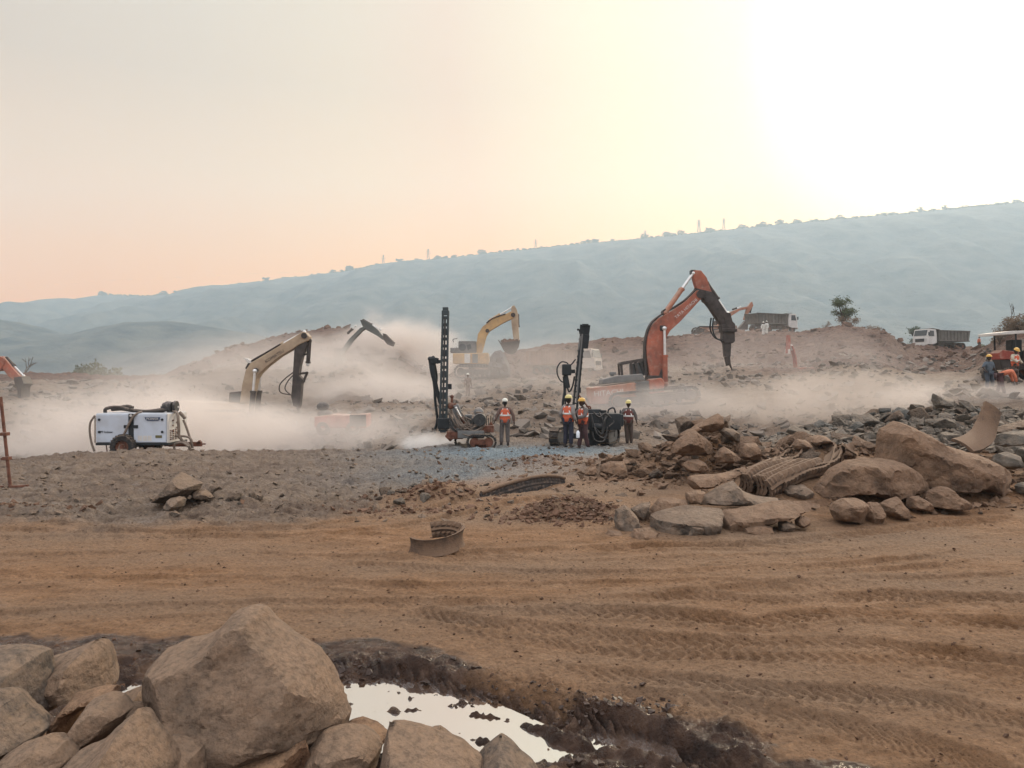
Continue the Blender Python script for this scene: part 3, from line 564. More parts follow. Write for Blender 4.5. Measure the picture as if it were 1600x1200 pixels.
HERO = [
 ('longest boulder of the right pile, tan with a ridged top sloping down to the right', Z3([(985,215),(992,160),(1000,140),(1055,106),(1085,110),(1140,138),(1190,166),(1250,192),(1330,214),(1400,240),(1450,268),(1508,305),(1500,345),(1480,385),(1410,415),(1360,410),(1330,400),(1250,405),(1150,400),(1050,380),(1000,330),(980,260)]), 15.2, 1.1, 31, 44, [(1440, 708, .95, -.32, -.95), (1440, 740, 1.0, .03, .16), (1388, 700, .8, .8, -.05), (1528, 745, .75, -1.1, .0)], rock_brown),
 ('broad split boulder with one dark and one tan face beside the longest boulder', Z3([(722,395),(745,360),(790,300),(850,268),(920,256),(980,258),(1050,266),(1100,282),(1145,310),(1178,350),(1192,388),(1150,405),(1060,415),(1010,425),(960,418),(900,412),(800,418),(735,412)]), 14.2, .8, 32, 40, [(1352, 745, .95, .62, -.12), (1352, 745, .95, -.30, -.10), (1340, 722, .8, .1, -.7), (1400, 745, .7, -.7, 0)], rock_brown),
 ('flat topped grey slab at the front left of the right pile', Z3([(42,492),(60,480),(120,466),(185,452),(260,455),(340,470),(330,500),(322,560),(250,572),(140,580),(80,588),(45,560)]), 12.3, .7, 33, 34, [(1080, 807, 1.0, .05, -4.4), (1080, 815, .97, .12, .25), (1035, 820, .75, 1.2, 0)], rock_mix),
 ('dark square block against the flat topped slab', Z3([(128,532),(150,522),(250,515),(300,520),(320,530),(318,570),(240,580),(150,588),(132,570)]), 11.9, .35, 34, 22, None, rock_mix),
 ('long narrow tan slab lying across the front of the right pile', Z3([(318,540),(325,492),(350,470),(420,460),(520,445),(640,430),(760,418),(805,420),(808,440),(790,462),(700,480),(620,500),(560,520),(500,535),(440,545),(400,572),(340,572),(318,565)]), 12.4, .6, 35, 40, [(1200, 799, 1.0, -.25, -2.6), (1200, 810, .95, .05, .4), (1150, 815, 1.0, -.05, .1), (1122, 815, .8, 1.5, 0)], rock_brown),
 ('rounded tan rock at the right end of the long narrow slab', Z3([(792,470),(805,438),(840,420),(890,420),(930,435),(938,470),(925,510),(900,528),(850,522),(805,510)]), 12.6, .45, 36, 24, None, rock_brown),
 ('upright grey brown stone between the rounded rock and the square one', Z3([(932,460),(950,438),(990,440),(1008,480),(1000,520),(975,545),(945,535),(932,500)]), 12.7, .3, 37, 20, None, rock_brown),
 ('square edged tan stone in the front row below the split boulder', Z3([(998,445),(1030,425),(1070,415),(1092,455),(1112,500),(1080,515),(1030,500),(1005,475)]), 13, .4, 38, 22, None, rock_brown),
 ('small rounded tan stone in the front row below the longest boulder', Z3([(1112,425),(1120,405),(1160,398),(1195,420),(1210,455),(1190,468),(1150,460),(1118,450)]), 13.4, .35, 39, 20, None, rock_brown),
 ('bean shaped tan rock in front of the longest boulder', Z3([(1188,395),(1200,365),(1240,343),(1280,350),(1300,375),(1345,400),(1360,425),(1350,445),(1300,448),(1250,440),(1200,430)]), 13.6, .5, 40, 26, None, rock_brown),
 ('dark stone with a rough face beneath the tyre bundle', Z3([(585,385),(620,372),(680,366),(720,395),(715,420),(660,432),(610,420)]), 14.0, .35, 41, 22, None, rock_mix),
 ('dark grey block under the left end of the tyre bundle', Z3([(232,440),(260,410),(320,380),(385,352),(400,370),(440,395),(520,410),(600,425),(560,440),(440,455),(340,458),(250,455)]), 13.2, .6, 42, 30, [(1120, 770, .8, .1, -1.0), (1130, 785, .9, 0, .3)], rock_mix),
 ('low flat tan slab with a grooved top, leftmost below the tyre bundle', Z3([(195,330),(260,325),(350,318),(400,300),(445,290),(430,318),(360,345),(280,385),(225,385),(198,360)]), 14.2, .5, 43, 28, [(1100, 750, .8, 0, -1.1)], rock_brown),
 ('small angular rock against the near end of the tan slab', Z3([(188,400),(230,388),(268,395),(262,420),(240,445),(200,450),(190,425)]), 13.0, .3, 44, 18, None, rock_brown),
 ('leaning grey triangular rock at the left end of the front row', [(958,812),(962,796),(975,788),(985,794),(998,812),(1002,826),(985,832),(962,830)], 12.2, .3, 45, 22, None, rock_mix),
 ('dark angular rock behind the leaning triangular one', [(985,795),(1000,786),(1016,784),(1014,796),(1004,814),(994,806)], 12.8, .25, 46, 18, None, rock_mix),
 ('brown wedge rock behind the flat topped slab', [(1002,812),(1010,800),(1030,778),(1050,776),(1074,782),(1078,796),(1050,800),(1022,806),(1010,826)], 12.9, .35, 47, 22, None, rock_brown),
 ('small cube like rock in the front row, left of the long slab end', Z3([(428,540),(500,530),(555,540),(555,572),(500,578),(430,572)]), 11.85, .25, 48, 18, None, rock_brown),
 ('small pointed rock under the long narrow slab', Z3([(575,525),(600,515),(640,530),(635,552),(600,565),(578,555)]), 12.0, .25, 49, 16, None, rock_mix),
 ('small rounded rock under the right end of the long narrow slab', Z3([(645,515),(670,495),(700,505),(700,535),(670,545),(648,535)]), 12.1, .25, 50, 16, None, rock_brown),
 ('low rounded rock at the foot of the dirt heap', [(940,842),(950,828),(968,830),(978,842),(965,848),(945,848)], 11.7, .25, 51, 16, None, rock_brown),
 ('low rock in the front row between dirt heap and slab', [(978,842),(990,826),(1015,824),(1028,834),(1022,846),(1000,850),(982,848)], 11.6, .3, 52, 18, None, rock_brown),
 ('big tan boulder low in the brown stone heap left of the tyre bundle', Z3([(130,235),(133,205),(150,185),(190,150),(222,138),(265,165),(298,195),(300,235),(270,245),(200,245)]), 17.6, .75, 53, 30, None, rock_brown),
 ('overhanging slab near the top of the brown stone heap', Z3([(215,128),(250,105),(290,85),(325,68),(340,80),(342,105),(335,140),(300,148),(240,150)]), 18.2, .5, 54, 26, [(1100, 655, .8, 0, -.6), (1100, 668, .6, 0, 1.2)], rock_brown),
 ('pale flat stone leaning under the overhanging slab', Z3([(165,155),(190,138),(235,122),(262,130),(235,150),(200,165),(180,185),(165,178)]), 18.0, .3, 55, 20, None, rock_brown),
 ('crusty brown rock at the right of the overhanging slab', Z3([(325,140),(350,128),(390,135),(415,155),(412,190),(385,185),(350,170)]), 18.0, .4, 56, 20, None, rock_mix),
 ('wedge stone pointing up at the top right of the brown heap', Z3([(335,100),(345,88),(378,75),(370,100),(355,115),(340,112)]), 18.4, .25, 57, 16, None, rock_mix),
 ('tan boulder at the foot of the brown heap, below the big one', Z3([(168,258),(200,240),(240,236),(270,255),(288,285),(250,295),(200,288)]), 17.0, .5, 58, 24, None, rock_brown),
 ('wide triangular stone at the right foot of the brown heap', Z3([(305,250),(330,218),(350,205),(385,230),(425,262),(380,275),(320,275)]), 17.2, .5, 59, 24, None, rock_brown),
 ('squared tan block right of the triangular stone', Z3([(410,225),(430,195),(480,190),(495,215),(495,262),(440,265),(412,250)]), 17.5, .5, 60, 22, None, rock_brown),
 ('light edged block standing by the track, largest of the leftmost stones', [(935,745),(938,726),(952,721),(975,720),(980,734),(981,746),(960,746)], 18.3, .4, 61, 22, None, rock_brown),
 ('squat block behind the light edged one', [(978,726),(985,716),(1008,718),(1012,738),(1000,744),(986,742)], 19, .4, 62, 20, None, rock_brown),
 ('pale lump in front of the light edged block', [(912,740),(920,732),(930,728),(934,736),(928,742),(916,743)], 18.2, .25, 63, 16, None, rock_brown),
 ('large rounded brown boulder behind the tyre bundle', Z3([(690,185),(705,165),(740,157),(775,165),(792,190),(785,205),(750,200),(710,208)]), 18.3, .6, 64, 24, None, rock_brown),
 ('flat brown rock left of the rounded boulder behind the tyre bundle', Z3([(632,200),(650,175),(690,180),(705,200),(700,218),(665,225),(640,215)]), 17.8, .5, 65, 20, None, rock_brown),
 ('broad flat grey rock on the right edge below the worn tread', Z3([(1470,145),(1510,118),(1580,98),(1660,85),(1660,120),(1600,128),(1520,140),(1490,155)]), 18.5, .8, 66, 26, None, rock_mix),
 ('dark flat slab shaded under the grey rock on the right edge', Z3([(1470,165),(1500,150),(1600,140),(1670,135),(1670,185),(1590,205),(1520,210),(1480,200)]), 17.5, .7, 67, 26, None, rock_grey),
 ('blocky dark grey boulder on the right edge behind the longest boulder', Z3([(1480,265),(1490,235),(1530,228),(1565,240),(1572,275),(1550,300),(1510,305),(1482,290)]), 16.0, .6, 68, 22, None, rock_grey),
 ('grey rock cut off by the right frame edge', Z3([(1570,215),(1610,210),(1680,200),(1690,290),(1620,290),(1590,265)]), 16, .6, 69, 22, None, rock_grey),
 ('small grey stone on the dirt at the right frame edge', Z3([(1568,345),(1590,330),(1640,330),(1650,370),(1610,385),(1575,375)]), 14.6, .35, 70, 18, None, rock_grey),
 ('horn shaped grey rock on the crest of the grey rock pile', [(1456,626),(1457,615),(1463,619),(1472,623),(1488,624),(1497,632),(1486,636),(1466,638),(1458,634)], 24.3, .5, 71, 24, None, rock_grey),
 ('dome shaped dark blue rock on the crest of the grey rock pile', [(1390,656),(1394,644),(1403,636),(1412,637),(1424,646),(1426,658),(1408,662)], 23.8, .5, 72, 20, None, rock_blue),
 ('tall grey pointed slab on the left dirt mound', [(244,774),(252,764),(268,748),(278,736),(284,730),(292,734),(304,742),(316,748),(312,758),(296,766),(276,772),(258,780)], 14.3, .7, 73, 30, [(280, 752, .8, .3, -.6), (300, 760, .8, -.3, .1)], rock_mix),
 ('rounded block at the foot of the pointed slab on the left mound', [(258,784),(266,772),(280,768),(290,772),(288,784),(276,792),(264,790)], 13.7, .35, 74, 18, None, rock_mix),
 ('dark flat stone right of the pointed slab on the left mound', [(296,762),(310,754),(324,756),(336,768),(322,772),(304,770)], 14.4, .35, 75, 18, None, rock_mix),
 ('dark green grey stone at the front edge of the drilling floor', [(806,724),(810,714),(822,710),(834,714),(834,724),(820,728)], 21.5, .4, 76, 20, None, rock_blue),
 ('pale wedge of rock standing at the end of the road bank', [(624,776),(630,766),(646,760),(650,768),(646,778),(634,780)], 15.5, .3, 77, 16, None, rock_mix),
 ('upturned slab at the top of the road bank', [(646,776),(650,764),(660,750),(670,748),(672,758),(662,770),(652,778)], 15.7, .25, 78, 18, None, rock_mix),
 ('tall thin splinter of rock in the road bank', [(582,798),(584,786),(588,780),(592,788),(596,798),(588,802)], 14, .15, 79, 14, None, rock_mix),
]
for lab, poly, y0, th, sd, res, fac, mt in HERO:
    o = relief_rock('boulder', poly, y0, th, sd, res, 5, None, mt, facets=fac, rough=.03, cell=.5, steep=5.0); tag(o, lab, 'boulder')
    if y0 < 30:  # no boulder hovers: sink those whose foot is above the soil
        me = o.data; lo = min(v.co.z for v in me.vertices) + o.location.z; g = gz(o.location.x, o.location.y - .1)
        if lo > g + .02 and sd in (61, 62, 63, 58, 73, 74, 75, 76, 77, 78, 79, 70, 51, 52, 45, 47, 48, 49, 50, 36, 37, 38, 39, 40): o.location.z -= min(.12, lo - g)
rmesh = [rock_mesh(100 + i, random.Random(i).uniform(.5, .95), 2, random.Random(i).choice((9, 11, 13))) for i in range(14)]
rround = [rock_mesh(140 + i, .8, 2, 15, .04, 1) for i in range(3)]
def rock_with(me, mat):
    k = (me.name, mat.name)
    if k not in rock_with.c: m2 = me.copy(); m2.materials.clear(); m2.materials.append(mat); rock_with.c[k] = m2
    return rock_with.c[k]
rock_with.c = {}
rs = random.Random(77)
def place_rock(x, y, s, mat, label, group, lift=.25, flat=None, me=None, name='rock'):
    m = rock_with(me or rs.choice(rmesh), mat); o = link(name, m)
    o.scale = (s * rs.uniform(.8, 1.3), s * rs.uniform(.8, 1.2), s * (flat or rs.uniform(.6, 1.0)))
    o.rotation_euler = (rs.uniform(-.5, .5), rs.uniform(-.5, .5), rs.uniform(0, 6.28)); o.location = (x, y, gz(x, y) + s * lift)
    return tag(o, label, 'rock', group)
occupied = []
def scatter(n, fx, fy, smin, smax, mats, label, group, lift=.25, sep=.75, pw=2.2):
    k = 0; tries = 0; new = []
    while k < n and tries < n * 40:
        tries += 1; x = fx(); y = fy(x); s = smin + (smax - smin) * rs.random() ** pw
        if any((x - a) ** 2 + (y - b) ** 2 < (sep * (s + c)) ** 2 for a, b, c in occupied): continue
        occupied.append((x, y, s)); mt = rs.choice(mats); o = place_rock(x, y, s, mt, label, group, lift); k += 1; new.append((o, x, y, s, mt))
    xs_ = sorted(e[1] for e in new); ys_ = sorted(e[2] for e in new); ss_ = sorted(e[3] for e in new); n3 = len(new)
    for o, x, y, s, mt in new:
        sz = 'large' if s >= ss_[int(n3 * .85)] else 'middling' if s >= ss_[int(n3 * .4)] else 'small'
        tint = {'rock_brown': 'dusty tan', 'rock_mix': 'grey brown', 'rock_grey': 'grey', 'rock_blue': 'dark slate'}[mt.name]
        zx = ('left end', 'left half', 'right half', 'right end')[min(3, int(4 * xs_.index(x) / n3))]; zy = ', near side' if y < ys_[n3 // 3] else ', far side' if y > ys_[2 * n3 // 3] else ''
        o['label'] = '%s %s stone %s, %s%s' % (sz, tint, label, zx, zy)
# brown stone heap left of the tyres
scatter(78, lambda: rs.gauss(5.2, 1.15), lambda x: rs.gauss(19.4, .85), .13, .46, [rock_brown, rock_brown, rock_mix], 'in the brown heap', 'stones of the brown heap left of the tyre bundle', .4, .42)
scatter(34, lambda: rs.uniform(2.4, 8.8), lambda x: 18.2 + rs.gauss(0, .5), .10, .34, [rock_brown], 'in the row beyond the haul track', 'stones in the row along the far side of the haul track', .3, .6)
# grey rock pile, right
scatter(112, lambda: rs.uniform(8.2, 17.8), lambda x: 25.2 - abs(rs.gauss(0, 1.2)), .16, .50, [rock_grey, rock_grey, rock_blue, rock_mix], 'on the long grey pile', 'stones of the long grey rock pile', .32, .5, 2.0)
scatter(48, lambda: rs.uniform(9, 17.5), lambda x: rs.uniform(19.5, 23.5), .16, .46, [rock_grey, rock_mix], 'on the front slope of the grey pile', 'stones on the front slope of the grey pile', .32, .55)
scatter(26, lambda: rs.uniform(11.5, 15), lambda x: rs.uniform(15.6, 19), .15, .5, [rock_mix, rock_brown, rock_grey], 'behind the longest boulder', 'stones behind the longest boulder', .3, .6)
# front row of the right pile, left cluster, road bank
scatter(16, lambda: rs.uniform(1.8, 8.6), lambda x: 12.2 + .22 * (x - 2) + rs.gauss(0, .22), .06, .2, [rock_brown, rock_mix], 'at the foot of the right boulders', 'small stones at the foot of the right boulder row', .25, .8)
scatter(20, lambda: rs.gauss(-5.9, .42), lambda x: rs.gauss(14.6, .3), .06, .22, [rock_mix, rock_grey], 'beside the pointed slab on the left mound', 'broken stones beside the pointed slab', .3, .6)
scatter(8, lambda: rs.uniform(-3.0, -1.4), lambda x: 15.2 + rs.gauss(0, .4), .07, .2, [rock_mix, rock_grey], 'in the road bank', 'small stones in the road bank', .25, .7)
# ------------------------------------------------------------------ loose material nobody could count
def merge_scatter(name, temps, X_, Y_, S_, mat, lift=.15, seed=3, kind='stuff', label=None, cat=None, flat=(.5, .95)):
    r = np.random.RandomState(seed); VV, FF, off = [], [], 0; Z_ = height(X_, Y_)
    td = []
    for me in temps:
        co = np.empty(len(me.vertices) * 3, np.float32); me.vertices.foreach_get('co', co); td.append((co.reshape(-1, 3), np.array([p.vertices[:3] for p in me.polygons], np.int32)))
    for x, y, z, s in zip(X_, Y_, Z_, S_):
        v, f = td[r.randint(len(td))]; a, b, c = r.uniform(-.6, .6), r.uniform(-.6, .6), r.uniform(0, 6.28)
        Rm = np.array(Matrix.Rotation(c, 3, 'Z') @ Matrix.Rotation(a, 3, 'X') @ Matrix.Rotation(b, 3, 'Y'))
        VV.append((v * [s * r.uniform(.8, 1.4), s * r.uniform(.7, 1.2), s * r.uniform(*flat)]) @ Rm.T + [x, y, z + s * lift]); FF.append(f + off); off += len(v)
    o = link(name, mesh_np(name, np.concatenate(VV), np.concatenate(FF), False), mat); tag(o, label, cat, kind=kind); return o
low = [rock_mesh(300 + i, .8, 0, 10, 0) for i in range(10)]
rr_ = np.random.RandomState(11)
def polar(n, p0, p1, d0, d1, pw=1.0):
    d = d0 + (d1 - d0) * rr_.rand(n) ** pw; px = p0 + (p1 - p0) * rr_.rand(n); return (px - 800) / F * d, d
x_, y_ = polar(9500, -150, 1750, 30, 68); s_ = .07 + .40 * rr_.rand(len(x_)) ** 4.5
keep = perlin(x_ * .12, y_ * .12, 1.0) > -.25; merge_scatter('rubble', low, x_[keep], y_[keep], s_[keep], rubble_grey, .2, label='blasted grey rubble between the machines', cat='rubble')
x_, y_ = polar(1500, 300, 1750, 66, 92); s_ = .12 + .55 * rr_.rand(len(x_)) ** 3; merge_scatter('rubble', low, x_, y_, s_, rubble_brown, .2, seed=5, label='red brown clods on the spoil bank', cat='rubble')
x_, y_ = polar(4200, 1130, 1700, 19, 27); s_ = .05 + .16 * rr_.rand(len(x_)) ** 2; merge_scatter('rubble', low, x_, y_, s_, rock_grey, .2, seed=6, label='small grey chips filling the grey rock pile', cat='rubble')
x_, y_ = polar(5600, -50, 1000, 12.6, 27.5); s_ = .008 + .09 * rr_.rand(len(x_)) ** 5; merge_scatter('gravel', low, x_, y_, s_, rock_mix, .1, seed=7, label='loose stone chips on the drilling floor', cat='gravel')
x_ = rr_.normal(5.6, 1.9, 2200); y_ = rr_.normal(18.9, 1.2, 2200); s_ = .03 + .13 * rr_.rand(2200) ** 2.2; merge_scatter('rubble', low, x_, y_, s_, rock_brown, .2, seed=8, label='small brown chips in the stone heap', cat='rubble')
clod_mat = material('clods', (.10, .052, .03), .95, .4, 4)
x_, y_ = polar(6500, -50, 1700, 3.8, 15, 1.2); s_ = .003 + .024 * rr_.rand(len(x_)) ** 7; merge_scatter('dirt', low, x_, y_, s_, clod_mat, .2, seed=9, label='crumbs of dirt on the haul track', cat='dirt')
xs1 = np.concatenate([rr_.normal(1.0, .62, 900), rr_.normal(-1.9, .7, 420), rr_.normal(1.0, 1.1, 350), rr_.uniform(-11, -7.8, 260), rr_.normal(-2.1, .8, 260)])
ys1 = np.concatenate([rr_.normal(12.95, .30, 900), rr_.normal(15.4, .35, 420), rr_.normal(20.9, .5, 350), rr_.normal(13.7, .25, 260), rr_.normal(13.9, .3, 260)]); s_ = .012 + .085 * rr_.rand(len(xs1)) ** 3
merge_scatter('dirt', low, xs1, ys1, s_, material('clods_b', (.15, .082, .05), .95, .35, 3), .2, seed=10, label='crumbly lumps of the low dirt heaps', cat='dirt')
# churned lumps in the mud round the puddle
pt = np.array(PUD); k = rr_.randint(0, len(pt) - 1, 1500); t = rr_.rand(1500)[:, None]; c0 = pt[k] * (1 - t) + pt[k + 1] * t
dd = np.abs(rr_.normal(0, .22, 1500)) + .32; sg = np.where(rr_.rand(1500) < .7, 1, -1); s_ = .006 + .035 * rr_.rand(1500) ** 3
mudm = material('mud_lumps', (.06, .035, .024), .55, .4, 5)
merge_scatter('mud', low, c0[:, 0] + rr_.normal(0, .1, 1500), c0[:, 1] + sg * dd, s_, mudm, .25, seed=12, label='dark wet lumps of mud round the puddle', cat='mud')

x_, y_ = polar(1500, 1290, 1640, 13.6, 19); s_ = .02 + .12 * rr_.rand(len(x_)) ** 3; merge_scatter('rubble', low, x_, y_, s_, rock_brown, .2, seed=14, label='small brown chips among the right boulders', cat='rubble')
# ------------------------------------------------------------------ machines
TAN = (.42, .31, .23)
orange_p = material('orange_paint', (.40, .115, .065), .6, .25, 1.4, col2=(.20, .075, .05), dust=.38, dustcol=TAN, bump=.1, bs=30)
orange_d = material('orange_paint_dusty', (.42, .17, .10), .65, .2, 1.5, col2=(.33, .15, .095), dust=.5, dustcol=TAN)
cream_p = material('cream_paint', (.40, .30, .20), .6, .25, 1.5, col2=(.30, .21, .14), dust=.3, dustcol=TAN)
yellow_p = material('yellow_paint', (.50, .31, .13), .6, .25, 1.5, col2=(.38, .24, .12), dust=.35, dustcol=TAN)
green_grey = material('dark_machine_grey', (.09, .095, .085), .6, .3, 1.5, dust=.1, dustcol=TAN)
grease = material('greasy_steel', (.055, .042, .036), .55, .5, 3, dust=.22, dustcol=(.25, .17, .12), bump=.3, bs=20)
black_p = material('black_paint', (.022, .025, .027), .5, .4, 4, dust=.12, dustcol=(.22, .18, .15), bump=.1, bs=30)
black_d = material('black_dusty', (.05, .048, .045), .65, .4, 4, dust=.3, dustcol=(.30, .24, .20))
rig_grey = material('rig_green_grey', (.050, .062, .064), .55, .3, 3, dust=.15, dustcol=(.28, .24, .2))
rust = material('rust', (.16, .065, .040), .8, .5, 6, dust=.3, dustcol=(.33, .24, .18), bump=.2, bs=40)
chrome = material('chrome_rod', (.72, .70, .67), .3, .1, 5, metal=.6)
rubber = material('rubber', (.035, .032, .030), .85, .4, 6, dust=.35, dustcol=(.27, .19, .13), bump=.3, bs=30)
hose_m = material('hose_rubber', (.06, .05, .042), .8, .4, 6, dust=.3, dustcol=(.28, .20, .15))
hose_t = material('hose_tan', (.20, .15, .115), .8, .3, 6, dust=.3, dustcol=(.34, .26, .2))
white_p = material('white_paint', (.56, .60, .66), .5, .08, 1.2, col2=(.47, .48, .50), dust=.16, dustcol=(.5, .42, .35))
white_w = material('white_weathered', (.62, .58, .53), .6, .15, 2, dust=.2, dustcol=TAN)
glassm = material('dark_glass', (.05, .06, .065), .12, .2, 2, spec=.6)
panel_g = material('grey_panel', (.17, .165, .155), .6, .2, 2, dust=.2, dustcol=TAN)
brown_bed = material('brown_tipper', (.27, .16, .11), .75, .25, 1.5, dust=.35, dustcol=TAN)
grey_bed = material('grey_tipper', (.15, .135, .115), .75, .3, 1.5, dust=.25, dustcol=TAN)
red_p = material('red_paint', (.32, .07, .05), .7, .25, 2, dust=.45, dustcol=TAN)
class V2P:
    "photo pixels on the plane at distance y, relative to the machine's foot point"
    def __init__(s, y, bx, brow, k=1, ox=0, oy=0): s.y, s.k, s.ox, s.oy = y, k, ox, oy; s.b = W(bx, brow, y); s.m = y / F
    def __call__(s, zx, zy, d=0):
        p = W(s.ox + zx / s.k, s.oy + zy / s.k, s.y) - s.b; return Vector((p.x, d, p.z))
    def poly(s, l): return [(s(a, b).x, s(a, b).z) for a, b in l]
def track_unit(g, cx, cz, L_, H, y0, y1, n=34, tilt=0):
    "crawler shoes round an oval frame"
    r = H / 2; c = math.cos(tilt); si = math.sin(tilt); peri = []
    for i in range(n):
        t = i / n * (2 * (L_ - H) + 2 * math.pi * r)
        if t < L_ - H: x, z, a = -(L_ - H) / 2 + t, -r, 0
        elif t < L_ - H + math.pi * r: u = (t - (L_ - H)) / r; x, z, a = (L_ - H) / 2 + r * math.sin(u), -r * math.cos(u), u
        elif t < 2 * (L_ - H) + math.pi * r: x, z, a = (L_ - H) / 2 - (t - (L_ - H) - math.pi * r), r, math.pi
        else: u = (t - 2 * (L_ - H) - math.pi * r) / r; x, z, a = -(L_ - H) / 2 - r * math.sin(u), r * math.cos(u), math.pi + u
        peri.append((x, z, a))
    ln = (2 * (L_ - H) + 2 * math.pi * r) / n
    for x, z, a in peri:
        g.box((cx + x * c - z * si, (y0 + y1) / 2, cz + x * si + z * c), (ln * .88, y1 - y0, H * .15), (0, -(a + tilt), 0))
def track_frame(g, f, cx, cz, L_, H, y0, y1, tilt=0):
    c, s = math.cos(tilt), math.sin(tilt)
    f.box((cx, (y0 + y1) / 2, cz), (L_ - H, (y1 - y0) * .5, H * .4), (0, -tilt, 0), .02)
    for k in range(7):
        x = -(L_ - H) / 2 + (L_ - H) * k / 6; r = H * .33 if k in (0, 6) else H * .15; z = 0 if k in (0, 6) else -H * .26
        f.cyl((cx + x * c - z * s, y0 + .04, cz + x * s + z * c), (cx + x * c - z * s, y1 - .04, cz + x * s + z * c), r, seg=16)
def crawler(root, cx, cz, L_, H, ys, wid, mat, fmat, tilt=0):
    for y0 in ys:
        g = G(); track_unit(g, cx, cz, L_, H, y0, y0 + wid, tilt=tilt); t = g.build('track', mat, root)
        f = G(); track_frame(None, f, cx, cz, L_, H, y0 + wid * .1, y0 + wid * .9, tilt); f.build('track_frame', fmat, t, smooth=40)
def cylinder_part(root, name, a, b, frac, r, mat, d=0):
    "hydraulic cylinder: barrel from a, chrome rod to b"
    a = Vector(a); b = Vector(b); m_ = a.lerp(b, frac); g = G(); g.cyl(a, m_, r, seg=14); g.cyl(m_ - (m_ - a).normalized() * .12, m_, r * 1.25, seg=14); g.ball(a, r * 1.2)
    c = g.build(name, mat, root, smooth=40); g = G(); g.cyl(m_, b, r * .5, seg=10); g.ball(b, r * .9); g.build('rod', chrome, c, smooth=40)
# ---- big orange excavator with rock breaker
y = 48.0; v = V2P(y, 1000, 632, 3.75, 840, 400)
ex = empty('excavator', v.b); tag(ex, 'large orange excavator with a raised boom and rock breaker, dust round its tracks', 'excavator')
g = G(); g.prism(v.poly([(655,715),(636,600),(632,540),(640,470),(665,410),(700,368),(760,335),(850,275),(925,205),(955,205),(965,225),(950,255),(900,310),(830,385),(770,440),(748,480),(738,560),(728,715)]), -.38, .38, .05); bo = g.build('boom', orange_p, ex)
g = G()
for o_ in (-.25, -.08, .09, .26): g.tube([v(622+8, 700, o_), v(626, 560, o_), v(634, 470, o_), v(662, 398, o_), v(712, 352, o_), v(800, 300, o_), v(870, 252, o_), v(922, 200, o_)], .055)
g.build('hose', grease, bo, smooth=60)
g = G(); g.box(v(725, 425), (.35, .95, .35), bev=.05); g.cyl(v(735, 425, -.5), v(735, 425, .5), .14); g.cyl(v(745, 330, -.3), v(745, 330, .3), .2); g.cyl(v(945, 228, -.5), v(945, 228, .5), .26, seg=20); g.build('pivot', grease, bo, smooth=40)
tx = text_mesh('TATA HITACHI', .27, white_w, bo, v(862, 312, -.395), (R(90), R(-41), 0))
g = G(); g.prism(v.poly([(903,92),(925,86),(952,88),(985,130),(1005,190),(1015,215),(965,215),(925,190),(910,140)]), -.3, .3, .04); st = g.build('stick', orange_p, ex)
g = G(); g.prism(v.poly([(918,190),(1015,212),(1050,258),(1105,340),(1135,400),(1095,432),(1060,392),(1000,300),(950,240)]), -.305, .305, .03); g.cyl(v(985, 255, -.4), v(985, 255, .4), .2); g.build('stick_lower', grease, st, smooth=40)
g = G(); g.box(v(908, 95), (.3, .5, .25), bev=.04); g.build('end_bracket', black_p, st)
for d_ in (-.22, .22): cylinder_part(ex, 'stick_cylinder', v(745, 335, d_), v(908, 104, d_), .62, .14, orange_d)
cylinder_part(ex, 'breaker_cylinder', v(992, 160, 0), v(1112, 335, 0), .55, .14, grease)
for d_ in (-.55, .55): cylinder_part(ex, 'boom_cylinder', v(738, 748, d_), v(733, 428, d_), .52, .17, orange_p)
g = G(); g.prism(v.poly([(1080,345),(1098,332),(1122,335),(1135,385),(1150,400),(1152,440),(1070,440),(1066,405),(1090,400)]), -.32, .32, .04); g.box(v(1115, 437), (.95, .9, .2), bev=.03); br = g.build('breaker', grease, ex)
g = G(); g.prism(v.poly([(1078,440),(1148,440),(1150,500),(1138,512),(1086,512),(1076,490)]), -.3, .3, .04); g.prism(v.poly([(1086,512),(1130,512),(1126,590),(1092,590)]), -.22, .22, .03); g.build('breaker_body', grease, br)
g = G(); g.cyl(v(1110, 590), v(1118, 642), .2, .17, 12); g.cyl(v(1124, 630), v(1140, 668), .09, .03, 10); g.build('chisel', grease, br, smooth=40)
g = G(); g.tube([v(1022, 365, -.35), v(1016, 430, -.4), v(1035, 480, -.4), (v(1075, 500, -.3))], .05); g.tube([v(1024, 360, .3), v(1020, 425, .35), v(1045, 474, .35), (v(1078, 490, .3))], .05); g.build('breaker_hose', black_p, ex, smooth=60)
# upper structure
g = G(); g.prism(v.poly([(298,772),(556,738),(560,850),(302,868)]), -1.45, 1.45, .06); hs = g.build('house', orange_d, ex)
text_mesh('HITACHI', .48, white_w, hs, v(400, 800, -1.47), (R(90), R(-5), 0))
g = G(); g.prism(v.poly([(628,722),(700,714),(716,735),(712,796),(632,806)]), -1.5, -.6, .06); g.build('tool_box', orange_p, ex)
g = G()
for k in range(5): g.box(v(592, 740 + k * 17, -1.42), (1.0, .06, .1))
g.prism(v.poly([(554,740),(632,730),(634,806),(558,822)]), -1.36, 1.4, .02); g.build('louvre_panel', panel_g, ex)
g = G(); g.prism(v.poly([(368,752),(374,722),(440,704),(598,690),(614,728)]), -1.1, 1.2, .08); g.cyl(v(432, 705, -.4), v(432, 685, -.4), .12); g.box(v(435, 688, -.4), (.42, .25, .18), bev=.04); g.build('engine_hood', panel_g, ex)
g = G()
for a, b in (((490,628),(496,705)),((490,628),(632,604)),((548,620),(552,700)),((572,615),(590,694)),((632,604),(640,700)),((600,610),(632,690))):
    g.bar(v(*a, .1), v(*b, .1), .16); 
